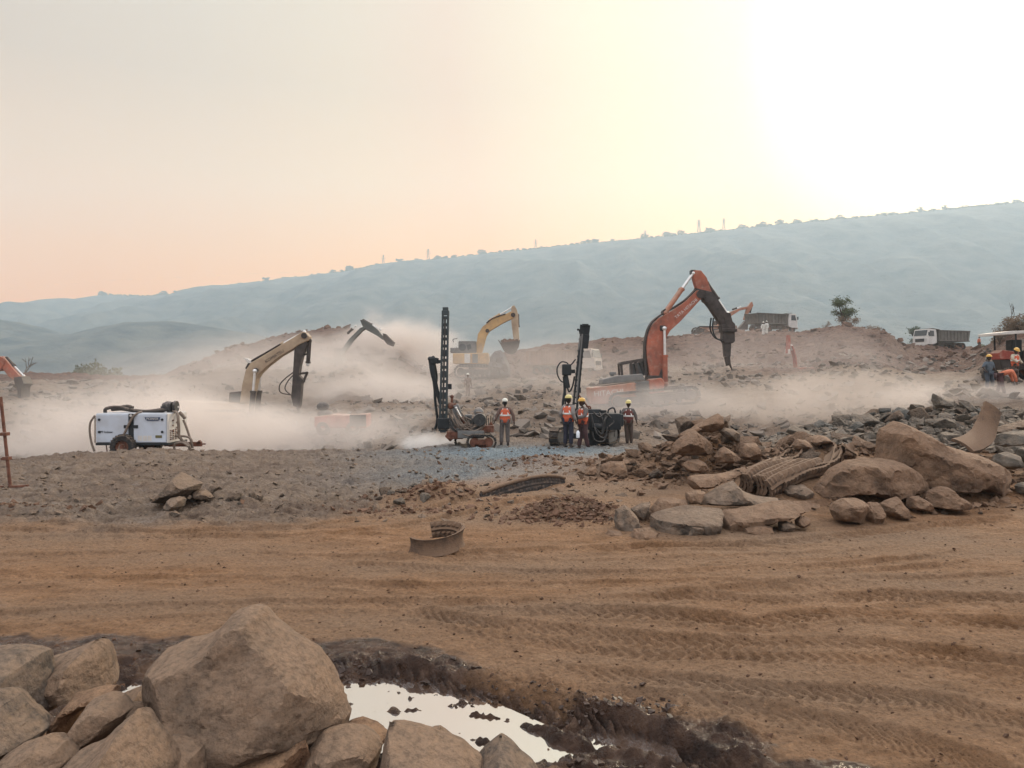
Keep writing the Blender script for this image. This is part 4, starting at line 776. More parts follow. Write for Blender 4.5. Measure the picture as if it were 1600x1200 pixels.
for a, b in (((490,628),(496,705)),((490,628),(632,604)),((632,604),(640,700))): g.bar(v(*a, 1.3), v(*b, 1.3), .12)
g.prism(v.poly([(484,628),(632,600),(636,612),(488,640)]), 0, 1.4, .03); cb = g.build('cab', grease, ex)
g = G(); g.prism(v.poly([(552,632),(625,616),(630,692),(556,700)]), .3, 1.2); g.build('window', glassm, cb)
g = G(); g.prism(v.poly([(705,700),(716,660),(728,700),(735,760),(708,745)]), -.5, -.35, .02); g.prism(v.poly([(640,700),(735,700),(745,760),(620,775)]), -.45, .6, .03); g.build('boom_foot', grease, ex)
g = G(); g.cyl(v(560, 860), v(560, 885), 1.3, seg=28); g.build('turntable', grease, ex)
crawler(ex, v(630, 870).x + .3, .45, 5.6, 1.0, (-1.75, 1.2), .6, rubber, grease, tilt=.09)
# ---- cream excavator with breaker, left
y = 43.0; v = V2P(y, 392, 656, 5, 320, 480)
ex = empty('excavator', v.b); tag(ex, 'dusty cream excavator with a lowered rock breaker, sunk in dust behind the white trailer', 'excavator')
g = G(); g.prism(v.poly([(288,745),(306,610),(335,490),(372,436),(480,372),(600,300),(700,240),(775,192),(800,200),(826,232),(820,262),(745,296),(700,328),(600,385),(500,462),(445,515),(415,560),(398,650),(380,745)]), -.34, .34, .05); bo = g.build('boom', cream_p, ex)
text_mesh('KOMATSU', .27, grease, bo, v(560, 385, -.355), (R(90), R(-32), 0))
g = G(); g.cyl(v(418, 492, -.45), v(418, 492, .45), .13); g.cyl(v(790, 225, -.42), v(790, 225, .42), .17)
for o_ in (-.2, 0, .2): g.tube([v(330, 480, o_), v(368, 426, o_), v(480, 360, o_), v(600, 290, o_)], .05)
g.build('hose', grease, bo, smooth=60)
g = G(); g.prism(v.poly([(318,395),(350,405),(378,428),(372,440),(345,435)]), -.3, .3, .02); g.build('lamp_guard', white_w, bo)
g = G(); g.prism(v.poly([(708,345),(715,300),(745,285),(800,262),(812,285),(770,385),(752,460),(742,530),(780,572),(765,600),(692,600),(698,500)]), -.26, .26, .03); g.build('stick', grease, ex)
cylinder_part(ex, 'stick_cylinder', v(600, 292, 0), v(778, 192, 0), .1, .12, cream_p)
cylinder_part(ex, 'breaker_cylinder', v(818, 262, 0), v(806, 448, 0), .95, .12, grease)
g = G(); g.bar(v(740, 520), v(803, 512), .12); g.bar(v(803, 505), v(775, 572), .12); g.bar(v(765, 375), v(815, 360), .09); g.build('linkage', grease, ex)
g = G(); g.prism(v.poly([(692,600),(765,598),(758,690),(750,760),(742,790),(700,770),(683,700)]), -.25, .25, .03); br = g.build('breaker', grease, ex)
g = G(); g.cyl(v(728, 785), v(735, 822), .1, .04, 10); g.build('chisel', grease, br)
g = G(); g.tube([v(702,510,-.3), v(640,560,-.35), v(600,610,-.35), v(608,665,-.35), v(690,685,-.3)], .035); g.tube([v(702,530,-.3), v(660,580,-.3), v(640,640,-.3), v(690,690,-.3)], .035); g.build('breaker_hose', hose_m, ex, smooth=60)
for d_ in (-.5, .5): cylinder_part(ex, 'boom_cylinder', v(385, 860, d_), v(415, 500, d_), .58, .15, grease)
g = G(); g.prism(v.poly([(-190,730),(250,745),(365,800),(362,862),(-190,862)]), -1.4, 1.4, .08); g.build('house', cream_p, ex)
g = G(); g.prism(v.poly([(180,745),(185,665),(290,655),(292,745)]), .1, 1.3, .05); cb = g.build('cab', grease, ex); g = G(); g.prism(v.poly([(200,735),(203,680),(280,672),(280,735)]), .05, .12); g.build('window', glassm, cb)
g = G(); g.cyl(v(120, 880), v(120, 862), 1.2, seg=24); g.build('turntable', grease, ex)
crawler(ex, v(100, 900).x, .12, 4.6, .95, (-1.6, 1.05), .55, rubber, grease)
# ---- yellow excavator with a loaded bucket, middle
y = 66.0; v = V2P(y, 742, 591, 6.667, 700, 470)
ex = empty('excavator', v.b); tag(ex, 'yellow excavator on the bench behind the left drill mast, soil spilling from its bucket', 'excavator')
g = G(); g.prism(v.poly([(295,545),(298,440),(315,345),(365,268),(450,205),(580,150),(655,112),(690,130),(676,185),(560,242),(430,322),(402,372),(382,450),(355,545)]), -.36, .36, .05); bo = g.build('boom', yellow_p, ex)
g = G(); g.cyl(v(412, 315, -.5), v(412, 315, .5), .17); g.box(v(440, 215), (.4, .5, .16)); g.cyl(v(678, 150, -.4), v(678, 150, .4), .2)
for d_ in (-.4, .4): g.tube([v(400, 235, d_), v(480, 180, d_), v(600, 140, d_)], .05)
g.build('pivot', grease, bo, smooth=40)
g = G(); g.prism(v.poly([(663,60),(690,48),(716,90),(732,150),(736,290),(745,420),(690,430),(680,390),(660,230),(655,140)]), -.28, .28, .04); g.build('stick', cream_p, ex)
cylinder_part(ex, 'stick_cylinder', v(440, 200), v(668, 68), .45, .12, yellow_p); cylinder_part(ex, 'bucket_cylinder', v(728, 150), v(738, 400), .5, .11, grease)
bk = G(); prof = [(530,425),(545,450),(575,510),(605,545),(660,556),(705,540),(738,480),(750,415),(738,415),(726,470),(700,522),(655,536),(612,528),(585,500),(556,452)]
bk.prism(v.poly(prof), -.75, .75, .02)
for d_ in (-.77, .73): bk.prism(v.poly([(540,440),(575,510),(605,545),(660,552),(705,538),(738,480),(745,420)]), d_, d_ + .05)
bko = bk.build('bucket', grease, ex); g = G()
for k in range(5): g.bar(v(548, 440, -.65 + k * .32), v(522, 408, -.65 + k * .32), .1, .06, r2=.4)
g.build('teeth', grease, bko)
g = G(); rq = random.Random(4)
for k in range(60): g.ball(v(rq.uniform(560, 735), rq.uniform(405, 440), rq.uniform(-.6, .6)), rq.uniform(.06, .2), (1, 1, .7), 1)
g.prism(v.poly([(556,450),(600,412),(650,405),(730,420),(700,510),(615,520)]), -.7, .7); g.build('soil_load', rubble_brown, bko)
g = G(); g.prism(v.poly([(62,552),(425,546),(432,662),(62,658)]), -1.4, 1.4, .08); hs = g.build('house', yellow_p, ex)
g = G(); g.prism(v.poly([(182,556),(240,556),(240,652),(182,652)]), -1.43, -1.38); g.build('pale_panel', white_w, hs); g = G(); g.prism(v.poly([(262,560),(318,560),(318,652),(262,652)]), -1.43, -1.38); g.build('vent_panel', panel_g, hs)
g = G(); g.prism(v.poly([(112,548),(118,425),(298,425),(300,548)]), -1.0, .6, .05); cb = g.build('cab', panel_g, ex); g = G(); g.prism(v.poly([(200,470),(240,455),(250,500),(215,520)]), -1.03, -.98); g.lathe([(.01, 0), (.32, 0), (.32, .05)], v(158, 490, -1.04), 'y', 20); g.build('window', glassm, cb)
g = G(); g.tube([v(70,440,-1.3), v(66,410,-1.3), v(110,400,-1.3)], .04); g.tube([v(60,540,-1.3), v(100,490,-1.3)], .04); g.box(v(85, 520, -.2), (.9, 1.4, .45), bev=.05); g.build('engine_hood', panel_g, ex)
g = G(); g.cyl(v(260, 690), v(260, 660), 1.25, seg=24); g.build('turntable', grease, ex)
crawler(ex, v(310, 740).x, .57, 3.9, 1.05, (-1.6,), .6, rubber, grease); crawler(ex, v(400, 740).x, .55, 3.4, 1.0, (1.1,), .6, rubber, grease)
for e_ in [o for o in C.objects if o.parent is None and o.name.startswith('excavator')]:
    print('EX', e_.name, tuple(round(q, 2) for q in e_.location), round(gz(e_.location.x, e_.location.y), 2))
# ---- other excavators
def simple_ex(lab, y, bx, brow, k, ox, oy, boom, stick, tool, mat, tmat, cyls=(), house=None, body=None, bt=.34, tool_name='bucket', sm=None, tracks=None):
    v = V2P(y, bx, brow, k, ox, oy); ex = empty('excavator', v.b); tag(ex, lab, 'excavator')
    G().prism(v.poly(boom), -bt, bt, .04).build('boom', mat, ex); G().prism(v.poly(stick), -bt * .8, bt * .8, .03).build('stick', sm or mat, ex)
    if tool: G().prism(v.poly(tool), -bt * 1.4, bt * 1.4, .03).build(tool_name, tmat, ex)
    for a, b, f_ in cyls: cylinder_part(ex, 'hydraulic_cylinder', v(*a, 0), v(*b, 0), f_, .11, tmat)
    if house:
        G().prism(v.poly(house), -1.3, 1.3, .07).build('house', mat, ex)
    if body: 
        cb = G().prism(v.poly(body), -.2, 1.2, .05).build('cab', tmat, ex)
    if tracks: crawler(ex, v(*tracks[0]).x, .5, tracks[1], 1.0, (-1.5, 1.0), .55, rubber, grease)
    return ex
simple_ex('orange excavator reaching in from the left frame edge, its arm pointing down into rubble', 50, -75, 632, 3.75, 0, 480,
 [(-330,480),(-290,420),(-180,350),(-60,325),(20,288),(40,300),(45,330),(20,372),(-60,380),(-160,410),(-250,480),(-270,540),(-330,540)], [(2,300),(30,288),(52,312),(92,362),(128,400),(150,412),(120,440),(70,410),(32,365),(10,335)],
 [(108,412),(150,405),(166,448),(152,470),(148,560),(134,562),(128,480),(112,450)], orange_p, grease, (((40,300),(138,402),.45),), [(-560,500),(-300,500),(-290,580),(-560,580)], [(-380,500),(-380,400),(-300,400),(-290,500)], tool_name='breaker', tracks=((-420, 600), 4.5))
simple_ex('dark grey excavator arm bent above the dust cloud, behind the left spoil bank', 66, 520, 560, 5.4545, 480, 480,
 [(360,275),(455,180),(490,165),(500,185),(470,205),(390,290),(300,420),(260,420)], [(455,112),(480,108),(540,140),(610,200),(662,268),(645,278),(600,245),(540,212),(490,185),(470,150)],
 [(650,225),(672,228),(705,262),(745,300),(730,335),(690,320),(660,282)], green_grey, grease, (((350,218),(412,160),.6), ((480,112),(625,192),.5)), [(160,430),(330,430),(330,500),(160,500)], [(230,430),(235,350),(300,350),(300,430)])
simple_ex('small far orange excavator on the right bank with its bucket hanging beside the grey truck', 100, 1110, 523, 8.572, 1080, 460,
 [(330,420),(440,290),(520,235),(660,180),(760,160),(765,190),(640,220),(530,290),(470,350),(400,440)], [(795,105),(810,102),(825,150),(800,190),(740,290),(722,345),(698,335),(722,250),(740,180),(770,140)],
 [(615,462),(690,385),(715,350),(765,352),(748,380),(745,475),(690,470)], orange_d, grease, (((560,200),(660,165),.5), ((815,150),(760,345),.5)), [(132,440),(345,420),(350,510),(132,515)], [(330,430),(330,350),(420,350),(420,440)], tracks=((250, 540), 4.2))
simple_ex('red excavator arm pointing down in the dusty pit below the right spoil bank', 62, 1238, 592, 8.572, 1080, 460,
 [(1332,692),(1345,688),(1368,740),(1396,860),(1404,960),(1500,1010),(1500,1060),(1370,1060),(1385,960),(1376,860),(1350,745)], [(1290,545),(1312,545),(1318,640),(1308,740),(1290,800),(1275,790),(1285,640)],
 [(1282,735),(1300,735),(1298,800),(1278,800)], red_p, white_w, (((1340,690),(1392,830),.4),), [(1380,980),(1560,980),(1560,1080),(1380,1080)], None, tool_name='bucket_link')
# ---- red portable machine half lost in the dust
y = 35.0; v = V2P(y, 536, 672, 5, 320, 480)
t = empty('compressor', v.b); tag(t, 'red trailer compressor with a black slatted grille, half hidden in thick dust', 'air compressor')
hs = G().prism(v.poly([(885,850),(1000,835),(1160,840),(1280,830),(1282,935),(885,935)]), -.7, .7, .06).build('housing', red_p, t)
g = G(); [g.box(v(1220, 842 + k * 19, -.73), (.72, .05, .05)) for k in range(5)]; g.box(v(1220, 880, -.70), (.76, .03, .56)); g.build('grille', black_p, t)
g = G(); g.ball(v(940, 835), .36, (1, 1, .55), 3); g.cyl(v(925, 800), v(925, 760), .18); g.ball(v(922, 775), .3, (1, .8, .7), 2); g.build('air_filter', black_d, t, smooth=50)
for dx in (950, 1180):
    w_ = G().lathe([(.12, -.1), (.3, -.12), (.34, 0), (.3, .12), (.12, .1)], v(dx, 940, -.6), 'y', 20).build('wheel', rubber, t, smooth=50)
# ---- dump trucks
def wheel(root, x, y_, z, r, w, mat=rubber, rim=None):
    g = G(); g.lathe([(r * .55, -w / 2), (r * .9, -w / 2), (r, -w * .35), (r, w * .35), (r * .9, w / 2), (r * .55, w / 2)], (x, y_, z), 'y', 24)
    for k in range(24):
        a = 2 * math.pi * k / 24; g.box((x + r * math.cos(a), y_, z + r * math.sin(a)), (.07 * r, w * .85, .1 * r), (0, -a + math.pi / 2, 0))
    o = g.build('wheel', mat, root, smooth=40); g = G(); g.lathe([(.01, -w * .32), (r * .2, -w * .36), (r * .22, -w * .22), (r * .56, -w * .3), (r * .56, w * .3), (.01, w * .3)], (x, y_, z), 'y', 20); g.build('rim', rim or rust, o, smooth=40); return o
def dump_truck(lab, loc, rz, cabm, bedm, grp='dump trucks of the quarry'):
    t = empty('dump_truck', loc, (0, 0, rz)); tag(t, lab, 'dump truck', grp)
    c = G().prism([(2.2, .95), (2.2, 2.0), (2.35, 2.9), (3.75, 2.95), (4.0, 2.1), (4.12, 1.6), (4.12, .75), (2.9, .75)], -1.22, 1.22, .08).build('cab', cabm, t)
    G().prism([(3.84, 2.78), (3.80, 2.82), (4.02, 2.0), (4.06, 2.0)], -1.05, 1.05).build('windshield', glassm, c)
    for s in (-1, 1):
        G().prism([(2.75, 1.9), (2.8, 2.7), (3.55, 2.72), (3.75, 2.05), (3.75, 1.9)], s * 1.2, s * 1.24).build('side_window', glassm, c)
        G().box((4.15, s * .95, 1.0), (.05, .3, .2), bev=.02).build('headlight', white_w, c); G().box((3.95, s * 1.4, 2.25), (.08, .18, .45), bev=.02).build('mirror', black_p, c)
    G().box((4.13, 0, 1.35), (.06, 1.5, .45), bev=.02).build('grille', black_p, c); G().box((4.15, 0, .72), (.2, 2.4, .32), bev=.05).build('bumper', cabm, c)
    G().box((0, -.45, .95), (7.6, .14, .3)).box((0, .45, .95), (7.6, .14, .3)).box((.8, 0, .8), (1, 1.6, .5), bev=.05).build('chassis', grease, t)
    g = G(); g.prism([(-4.1, 1.25), (-4.35, 2.75), (1.75, 2.75), (1.85, 1.25)], -1.25, -1.17); g.prism([(-4.1, 1.25), (-4.35, 2.75), (1.75, 2.75), (1.85, 1.25)], 1.17, 1.25)
    g.box((-1.1, 0, 1.27), (5.9, 2.36, .08)); g.bar((1.8, 0, 1.2), (1.75, 0, 2.95), 2.5, .08); g.bar((-4.1, 0, 1.25), (-4.35, 0, 2.75), 2.36, .07); g.prism([(1.7, 2.85), (1.7, 2.93), (3.0, 3.08), (3.0, 3.0)], -1.2, 1.2)
    for s in (-1, 1):
        for k in range(9): g.box((-3.8 + k * .66, s * 1.3, 2.0), (.12, .1, 1.5))
        g.box((-1.2, s * 1.3, 2.76), (6.1, .12, .14)); g.box((-1.15, s * 1.3, 1.3), (6.0, .12, .14))
    g.build('tipper_body', bedm, t)
    for x_ in (3.15, -1.6, -2.95):
        for s in (-1, 1): wheel(t, x_, s * 1.0, .52, .52, .32 if x_ > 0 else .5)
    return t
def on(px, y): x = (px - 800) / F * y; return (x, y, gz(x, y))
dump_truck('white cabbed dump truck with a grey tipper body, driving left along the right bank', on(1470, 90), R(200), white_w, grey_bed).scale = (.83, .83, .83)
dump_truck('grey dump truck on the bank right of the breaker arm, seen from its tipper side', on(1206, 97), R(25), white_w, grey_bed).scale = (.85, .85, .85)
dump_truck('brown bodied dump truck behind the right drill mast, white cab faded by dust', on(882, 76), R(-28), material('cab_dusty_hazed', (.46, .40, .34), .7, .15, 2, dust=.4, dustcol=TAN), brown_bed).scale = (.9, .9, .9)  # cream cab colour holds the veil of airborne dust, besides settled dust
# ---- the dark rounded slab beside the yellow excavator
o = relief_rock('boulder', [(763,590),(763,572),(766,558),(773,549),(782,547),(790,553),(795,567),(798,578),(797,590)], 64, .9, 401, 20, 2, None, material('slab_dark', (.11, .10, .095), .9, .2, .6)); tag(o, 'huge smooth dark rounded slab standing between the yellow excavator and its bucket', 'boulder')
# ---- white trailer compressor
y = 25.5; v = V2P(y, 200, 706, 8.421, 130, 610)
t = empty('compressor_trailer', v.b + Vector((0, .75, 0))); tag(t, 'white portable air compressor on a two wheeled trailer, hoses draped over it', 'air compressor')
D0, D1 = -.75, .75
def rect(a, b, c, d): return v.poly([(a, b), (c, b), (c, d), (a, d)])
bd = G().prism(rect(165, 302, 1098, 690), D0, D1, .04).build('housing', white_p, t)
for x0, x1 in ((172, 596), (672, 1092)):
    dr = G().prism(rect(x0, 322, x1, 682), D0 - .02, D0 + .01, .012).build('door', white_p, bd)
    hx = 218 if x0 < 300 else 1046
    for zy in (384, 546): pp = v(hx, zy, D0 - .03); G().cyl(pp, pp - Vector((0, .025, 0)), .042, seg=14).build('hinge', black_p, dr)
    G().prism(rect(540, 455, 598, 498) if x0 < 300 else rect(670, 455, 726, 498), D0 - .045, D0 - .015, .01).build('latch', black_p, dr)
G().prism(rect(602, 305, 664, 690), D0 - .028, D0 + .01, .006).build('centre_post', black_p, bd)
G().cyl(v(632, 330, D0 - .03), v(632, 330, D0 - .045), .045).build('vent_cap', white_w, bd)
G().prism(rect(168, 690, 1120, 722), D0 - .03, D1, .01).build('base_frame', black_p, t)
g = G(); g.prism(v.poly([(815,352),(1020,352),(1005,390),(985,400),(850,400),(828,385)]), D0 - .04, D0 - .02); lg = g.build('badge', material('badge_navy', (.05, .07, .12), .5, .1, 3), bd); text_mesh('POWER', .12, white_w, lg, v(918, 375, D0 - .045), (R(90), 0, 0))
text_mesh('PF bobcat', .105, black_p, bd, v(312, 547, D0 - .03), (R(90), 0, 0))
G().prism(rect(955, 590, 1040, 625), D0 - .03, D0 - .02).build('warning_label', material('label_olive', (.16, .14, .06), .7, .3, 30), bd)
g = G(); [g.prism(rect(a, 595, b, 668), D0 - .024, D0 - .02) for a, b in ((722, 780), (790, 845), (852, 905))]; g.build('faded_notice', white_w, bd)
wd = []
for d_ in (D0 - .1, D1 - .1):
    cx_ = v(548, 745, 0) if d_ < 0 else v(625, 745, 0); r_ = .425 if d_ < 0 else .42
    wheel(t, cx_.x, d_, .18, r_, .24, rim=rust)
g = G(); g.cyl(v(548, 745, D0), v(560, 745, D1), .05); g.build('axle', grease, t)
g = G(); g.bar(v(1000, 735, 0), v(1440, 732, 0), .12, .16); g.bar(v(1020, 728, -.5), v(1350, 732, 0), .08); g.bar(v(1020, 728, .5), v(1350, 732, 0), .08); g.prism(v.poly([(1370,725),(1395,690),(1415,675),(1432,695),(1430,728)]), -.06, .06, .01); g.bar(v(1430, 730), v(1492, 731), .05); g.build('tow_bar', rust, t)
g = G(); g.cyl(v(250, 722, -.5), v(262, 812, -.5), .02); g.cyl(v(1265, 735, 0), v(1268, 850, 0), .025); g.build('prop_stand', rust, t)
g = G(); g.prism(rect(1098, 310, 1112, 690), D0, D1, .01); g.build('end_panel', white_w, t)
pnl = g = G(); [g.box(v(1118, 530 + k * 24, -.55 + .2 * j), (.03, .07, .03)) for k in range(6) for j in range(4)]; [g.cyl(v(1118, 400 + 35 * k, -.4 + .3 * (k % 2)), v(1128, 400 + 35 * k, -.4 + .3 * (k % 2)), .03) for k in range(6)]; g.build('control_valves', rust, t)
g = G(); g.prism(rect(1058, 195, 1088, 300), -.1, .1, .01); g.cyl(v(1100, 215), v(1100, 240), .08); g.build('exhaust', white_w, t)
g = G(); g.tube([v(195,300,-.3), v(205,250,-.3), v(300,228,-.2), v(420,240,-.2), v(520,262,-.3)], .06); g.tube([v(200,262,.1), v(330,255,.1), v(500,275,0), v(700,290,-.1), v(860,275,-.2), v(1000,262,-.2)], .07); g.tube([v(280,240,.3), v(400,225,.2), v(470,245,.2)], .07); g.build('rolled_sheet', hose_m, t, smooth=60)
g = G(); g.tube([v(930,255,-.1), v(980,225,-.1), v(1055,228,-.1)], [.12, .17, .2, .19], 12); g.cyl(v(1090, 222, -.1), v(1122, 222, -.1), .2, seg=18); g.ball(v(880, 275, 0), .12, (1.8, 1, .7)); g.build('air_intake', black_d, t, smooth=50)
hm_ = [([(165,330,-.8),(118,420,-.85),(108,540,-.85),(130,680,-.85),(170,800,-.85)], .035), ([(745,280,-.6),(690,320,-.8),(640,400,-.84),(580,520,-.84),(530,640,-.84),(505,760,-.9),(485,830,-.95)], .04),
 ([(1090,280,-.2),(1160,310,-.3),(1190,400,-.4),(1198,520,-.4),(1200,600,-.4),(1245,670,-.4),(1310,710,-.4),(1345,770,-.4),(1350,855,-.4)], .05), ([(1225,400,-.2),(1262,490,-.2),(1300,600,-.2),(1330,690,-.2),(1350,780,-.2)], .04),
 ([(1130,620,-.3),(1230,615,-.3),(1310,630,-.3),(1352,670,-.3),(1350,720,-.3)], .04), ([(1180,855,-.5),(1155,790,-.5),(1165,720,-.5),(1220,695,-.5),(1290,705,-.5),(1340,750,-.5)], .04), ([(1140,300,0),(1185,350,0),(1215,385,0)], .06), ([(158,690,-.76),(158,330,-.76)], .02)]
for pts, r_ in hm_: G().tube([v(*p) for p in pts], r_).build('hose', hose_t, t, smooth=70)
o = relief_rock('rock', [(294,709),(299,704),(304,702),(306,706),(307,712),(300,714),(295,713)], 25.6, .15, 402, 14, 3, None, rock_mix); tag(o, 'small grey stone beside the tow bar of the white trailer', 'rock')
# ---- steel rod stand at the left frame edge
y = 17.0; v = V2P(y, 16, 760)
t = empty('rod_stand', v.b); tag(t, 'thin rusty pole with clamps on a flat foot at the left frame edge', 'pole stand')
G().cyl(v(16, 760), v(1, 620), .035, seg=10).build('pole', rust, t, smooth=50)
for rw, xx in ((678, 8), (716, 11)): G().bar(v(xx - 9, rw + 1), v(xx + 1, rw), .05).box(v(xx, rw, 0), (.14, .14, .08), bev=.01).build('clamp', rust, t)
G().bar(v(-8, 761), v(44, 759), .07, .05).build('foot', rust, t)
# ---- drill rigs
def hoses(root, v, lst, mat, r=.028):
    for pts in lst: G().tube([v(*p) for p in pts], r, 6, 5).build('hose', mat, root, smooth=70)
y = 27.0; v = V2P(y, 730, 700, 8.889, 640, 610); v3 = V2P(y, 730, 700, 4.617, 620, 460)
t = empty('drill_rig', v.b); tag(t, 'crawler drill rig with an upright mast, dust blowing from its foot, rust red control box', 'drill rig')
ms = G()
a, b = v3(352, 118), v3(333, 985)
ax = (b - a).normalized()
for sx in (-1, 1):
    for sy in (-1, 1): ms.bar(a + Vector((sx * .095, sy * .1, 0)), b + Vector((sx * .12, sy * .1, 0)), .055, .06)
n_ = 17
for k in range(n_ + 1):
    p = a.lerp(b, k / n_); ms.box(p, (.2, .2, .11 if k % 3 else .24))
ms.box(a + Vector((0, 0, -.08)), (.27, .26, .16), bev=.02); mst = ms.build('mast', rig_grey, t)
G().cyl(a.lerp(b, .06) + Vector((0, -.12, 0)), b + Vector((0, -.12, .2)), .035).build('drill_rod', chrome if 0 else black_d, mst)
G().box(v3(345, 930), (.5, .4, .4), bev=.04).build('rod_guide', black_p, mst); G().box(v3(360, 665, 0) + Vector((.12, 0, 0)), (.12, .2, .2)).build('clamp', black_p, mst)
g = G(); g.bar(v3(285, 485), v3(330, 485), .12); g.box(v3(268, 478), (.26, .28, .22), bev=.04); g.ball(v3(240, 465), .09); g.ball(v3(262, 458), .08); g.cyl(v3(285, 460), v3(285, 500), .09); g.build('drifter', black_p, mst)
g = G()
for off in (0, 14, 26): g.tube([v3(238 + off, 480, -.05), v3(250 + off * .8, 560, -.08), v3(270 + off * .6, 640, -.05), v3(290 + off * .5, 720, 0), v3(312 + off * .4, 790, 0)], .045)
g.tube([v3(262, 500, .1), v3(262, 600, .1), v3(272, 700, .1), v3(278, 800, .1), v3(290, 900, .1), v3(275, 975, .1)], .05); g.tube([v3(270, 500, .14), v3(285, 600, .14), v3(270, 720, .14), v3(285, 860, .14), v3(295, 950, .14)], .045)
g.build('hose', black_p, mst, smooth=70)
g = G(); g.bar(v(640, 200), v(790, 560), .2, .2, .02); g.bar(v(600, 250), v(700, 560), .12, .14); g.bar(v(560, 420), v(760, 640), .14, .3); g.bar(v(700, 330), v(880, 480), .1, .16); g.build('boom', panel_g, t)
cylinder_part(t, 'hydraulic_cylinder', v(830, 560, -.2), v(650, 240, -.2), .6, .05, rust)
g = G(); g.box(v(860, 600), (.95, .9, .28), bev=.03); g.box(v(900, 500, .1), (.5, .6, .45), bev=.05); g.cyl(v(950, 330, 0), v(1010, 330, 0), .2, seg=16); g.cyl(v(980, 360), v(980, 470), .1); g.ball(v(960, 300), .18); g.box(v(820, 370), (.25, .3, .2), bev=.03); g.build('engine', panel_g, t, smooth=40)
g = G(); g.box(v(1085, 530), (.45, .6, .25), bev=.02); g.prism(v.poly([(1100,480),(1130,420),(1160,480)]), -.1, .1, .01); g.build('control_box', rust, t)
g = G(); [g.cyl(v(1070 + k * 28, 480, -.2 + .1 * k), v(1068 + k * 30, 350 + (k % 2) * 30, -.2 + .1 * k), .016) for k in range(4)]; g.build('levers', grease, t)
g = G(); g.ball(v(575, 215), .13, (1, 1, 1.1)); g.cyl(v(585, 200), v(590, 90), .045); g.ball(v(588, 85), .07); g.bar(v(600, 260), v(640, 180), .08); g.build('winch', rust, t, smooth=50)
g = G(); track_unit(g, v(1010, 700).x, .27, 1.0, .5, -.85, -.5, 18); g.build('track', rubber, t); g = G(); track_frame(None, g, v(1010, 700).x, .27, 1.0, .5, -.83, -.52); g.build('track_frame', rust, t)
g = G(); track_unit(g, v(860, 720).x, .22, 1.25, .5, .35, .7, 20); g.build('track', rubber, t)
hoses(t, v, [[(560,300,-.3),(620,420,-.35),(700,520,-.35),(820,560,-.35),(960,560,-.35),(1030,480,-.35),(1020,380,-.3)], [(590,260,-.3),(650,380,-.3),(760,480,-.4),(900,550,-.4),(1000,500,-.4),(980,420,-.3)], [(700,570,-.4),(800,610,-.45),(920,620,-.45),(1000,580,-.4)],
 [(640,480,-.3),(720,440,-.35),(780,520,-.35),(700,600,-.35)], [(560,520,-.2),(640,560,-.3),(700,500,-.3),(740,440,-.3)], [(820,380,-.2),(870,450,-.3),(850,540,-.3)], [(930,300,-.2),(1010,310,-.3),(1050,400,-.3),(1040,500,-.3)], [(550,560,-.2),(650,600,-.2),(780,580,-.2)], [(880,400,-.3),(960,440,-.35),(980,520,-.3)]], hose_t)
hoses(t, v, [[(600 + 22 * k, 300 + 30 * (k % 3), -.3 - .02 * k), (660 + 30 * k, 420 + 25 * (k % 4), -.4), (720 + 26 * k, 520 - 22 * (k % 3), -.42), (800 + 24 * k, 430 + 40 * (k % 2), -.35)] for k in range(9)], hose_t, .022)
hoses(t, v, [[(560, 330 + 40 * k, -.25), (600 + 10 * k, 480 + 20 * k, -.35), (680, 560 - 10 * k, -.4), (760 + 20 * k, 600, -.4), (840, 540 + 15 * k, -.4)] for k in range(5)], black_d, .024)
g = G(); g.bar(v(560, 560), v(640, 640), .5, .5, .03); g.box(v(640, 610), (.6, .7, .3), bev=.04); g.build('feed_support', rust, t)
g = G(); g.lathe([(.02, -.45), (.22, -.45), (.24, -.38), (.24, -.2), (.2, -.15)], v(980, 400, 0), 'y', 20); g.cyl(v(880, 440, -.35), v(880, 380, -.35), .09); g.cyl(v(830, 400, -.3), v(830, 350, -.3), .07); g.build('compressor_head', black_d, t, smooth=40)
# second rig
y = 27.4; v = V2P(y, 915, 697, 5.457, 860, 500)
t = empty('drill_rig', v.b); tag(t, 'black crawler drill rig with its mast leaning right, beside two men in orange vests', 'drill rig')
ms = G(); a, b = v(297, 45), v(205, 800)
for d_ in (-.11, .11): ms.bar(v(262, 110, d_), v(192, 760, d_), .09, .06); ms.bar(v(284, 120, d_), v(226, 760, d_), .07, .06)
for k in range(14): p = v(273, 115).lerp(v(208, 760), k / 13); ms.box(p, (.22, .2, .06), (0, .1, 0))
ms.bar(v(276, 40), v(270, 120), .06, .2); ms.bar(v(318, 42), v(306, 130), .06, .2); ms.box(v(297, 42), (.22, .22, .06)); ms.bar(v(296, 90), v(285, 240), .16, .16); ms.box(v(303, 185), (.2, .22, .5), (0, .12, 0), bev=.02); mst = ms.build('mast', black_p, t)
ms = G(); ms.bar(v(252, 140, -.13), v(236, 260, -.13), .08, .05); ms.cyl(v(268, 120, -.15), v(218, 700, -.15), .028); ms.build('feed_cylinder', panel_g, mst)
g = G(); g.box(v(138, 425), (.34, .3, .42), bev=.05); g.bar(v(160, 440), v(210, 438), .14); g.box(v(150, 390), (.2, .2, .12)); g.bar(v(130, 470), v(150, 580), .14, .16); g.box(v(245, 598), (.12, .15, .2)); g.build('drifter', black_p, mst)
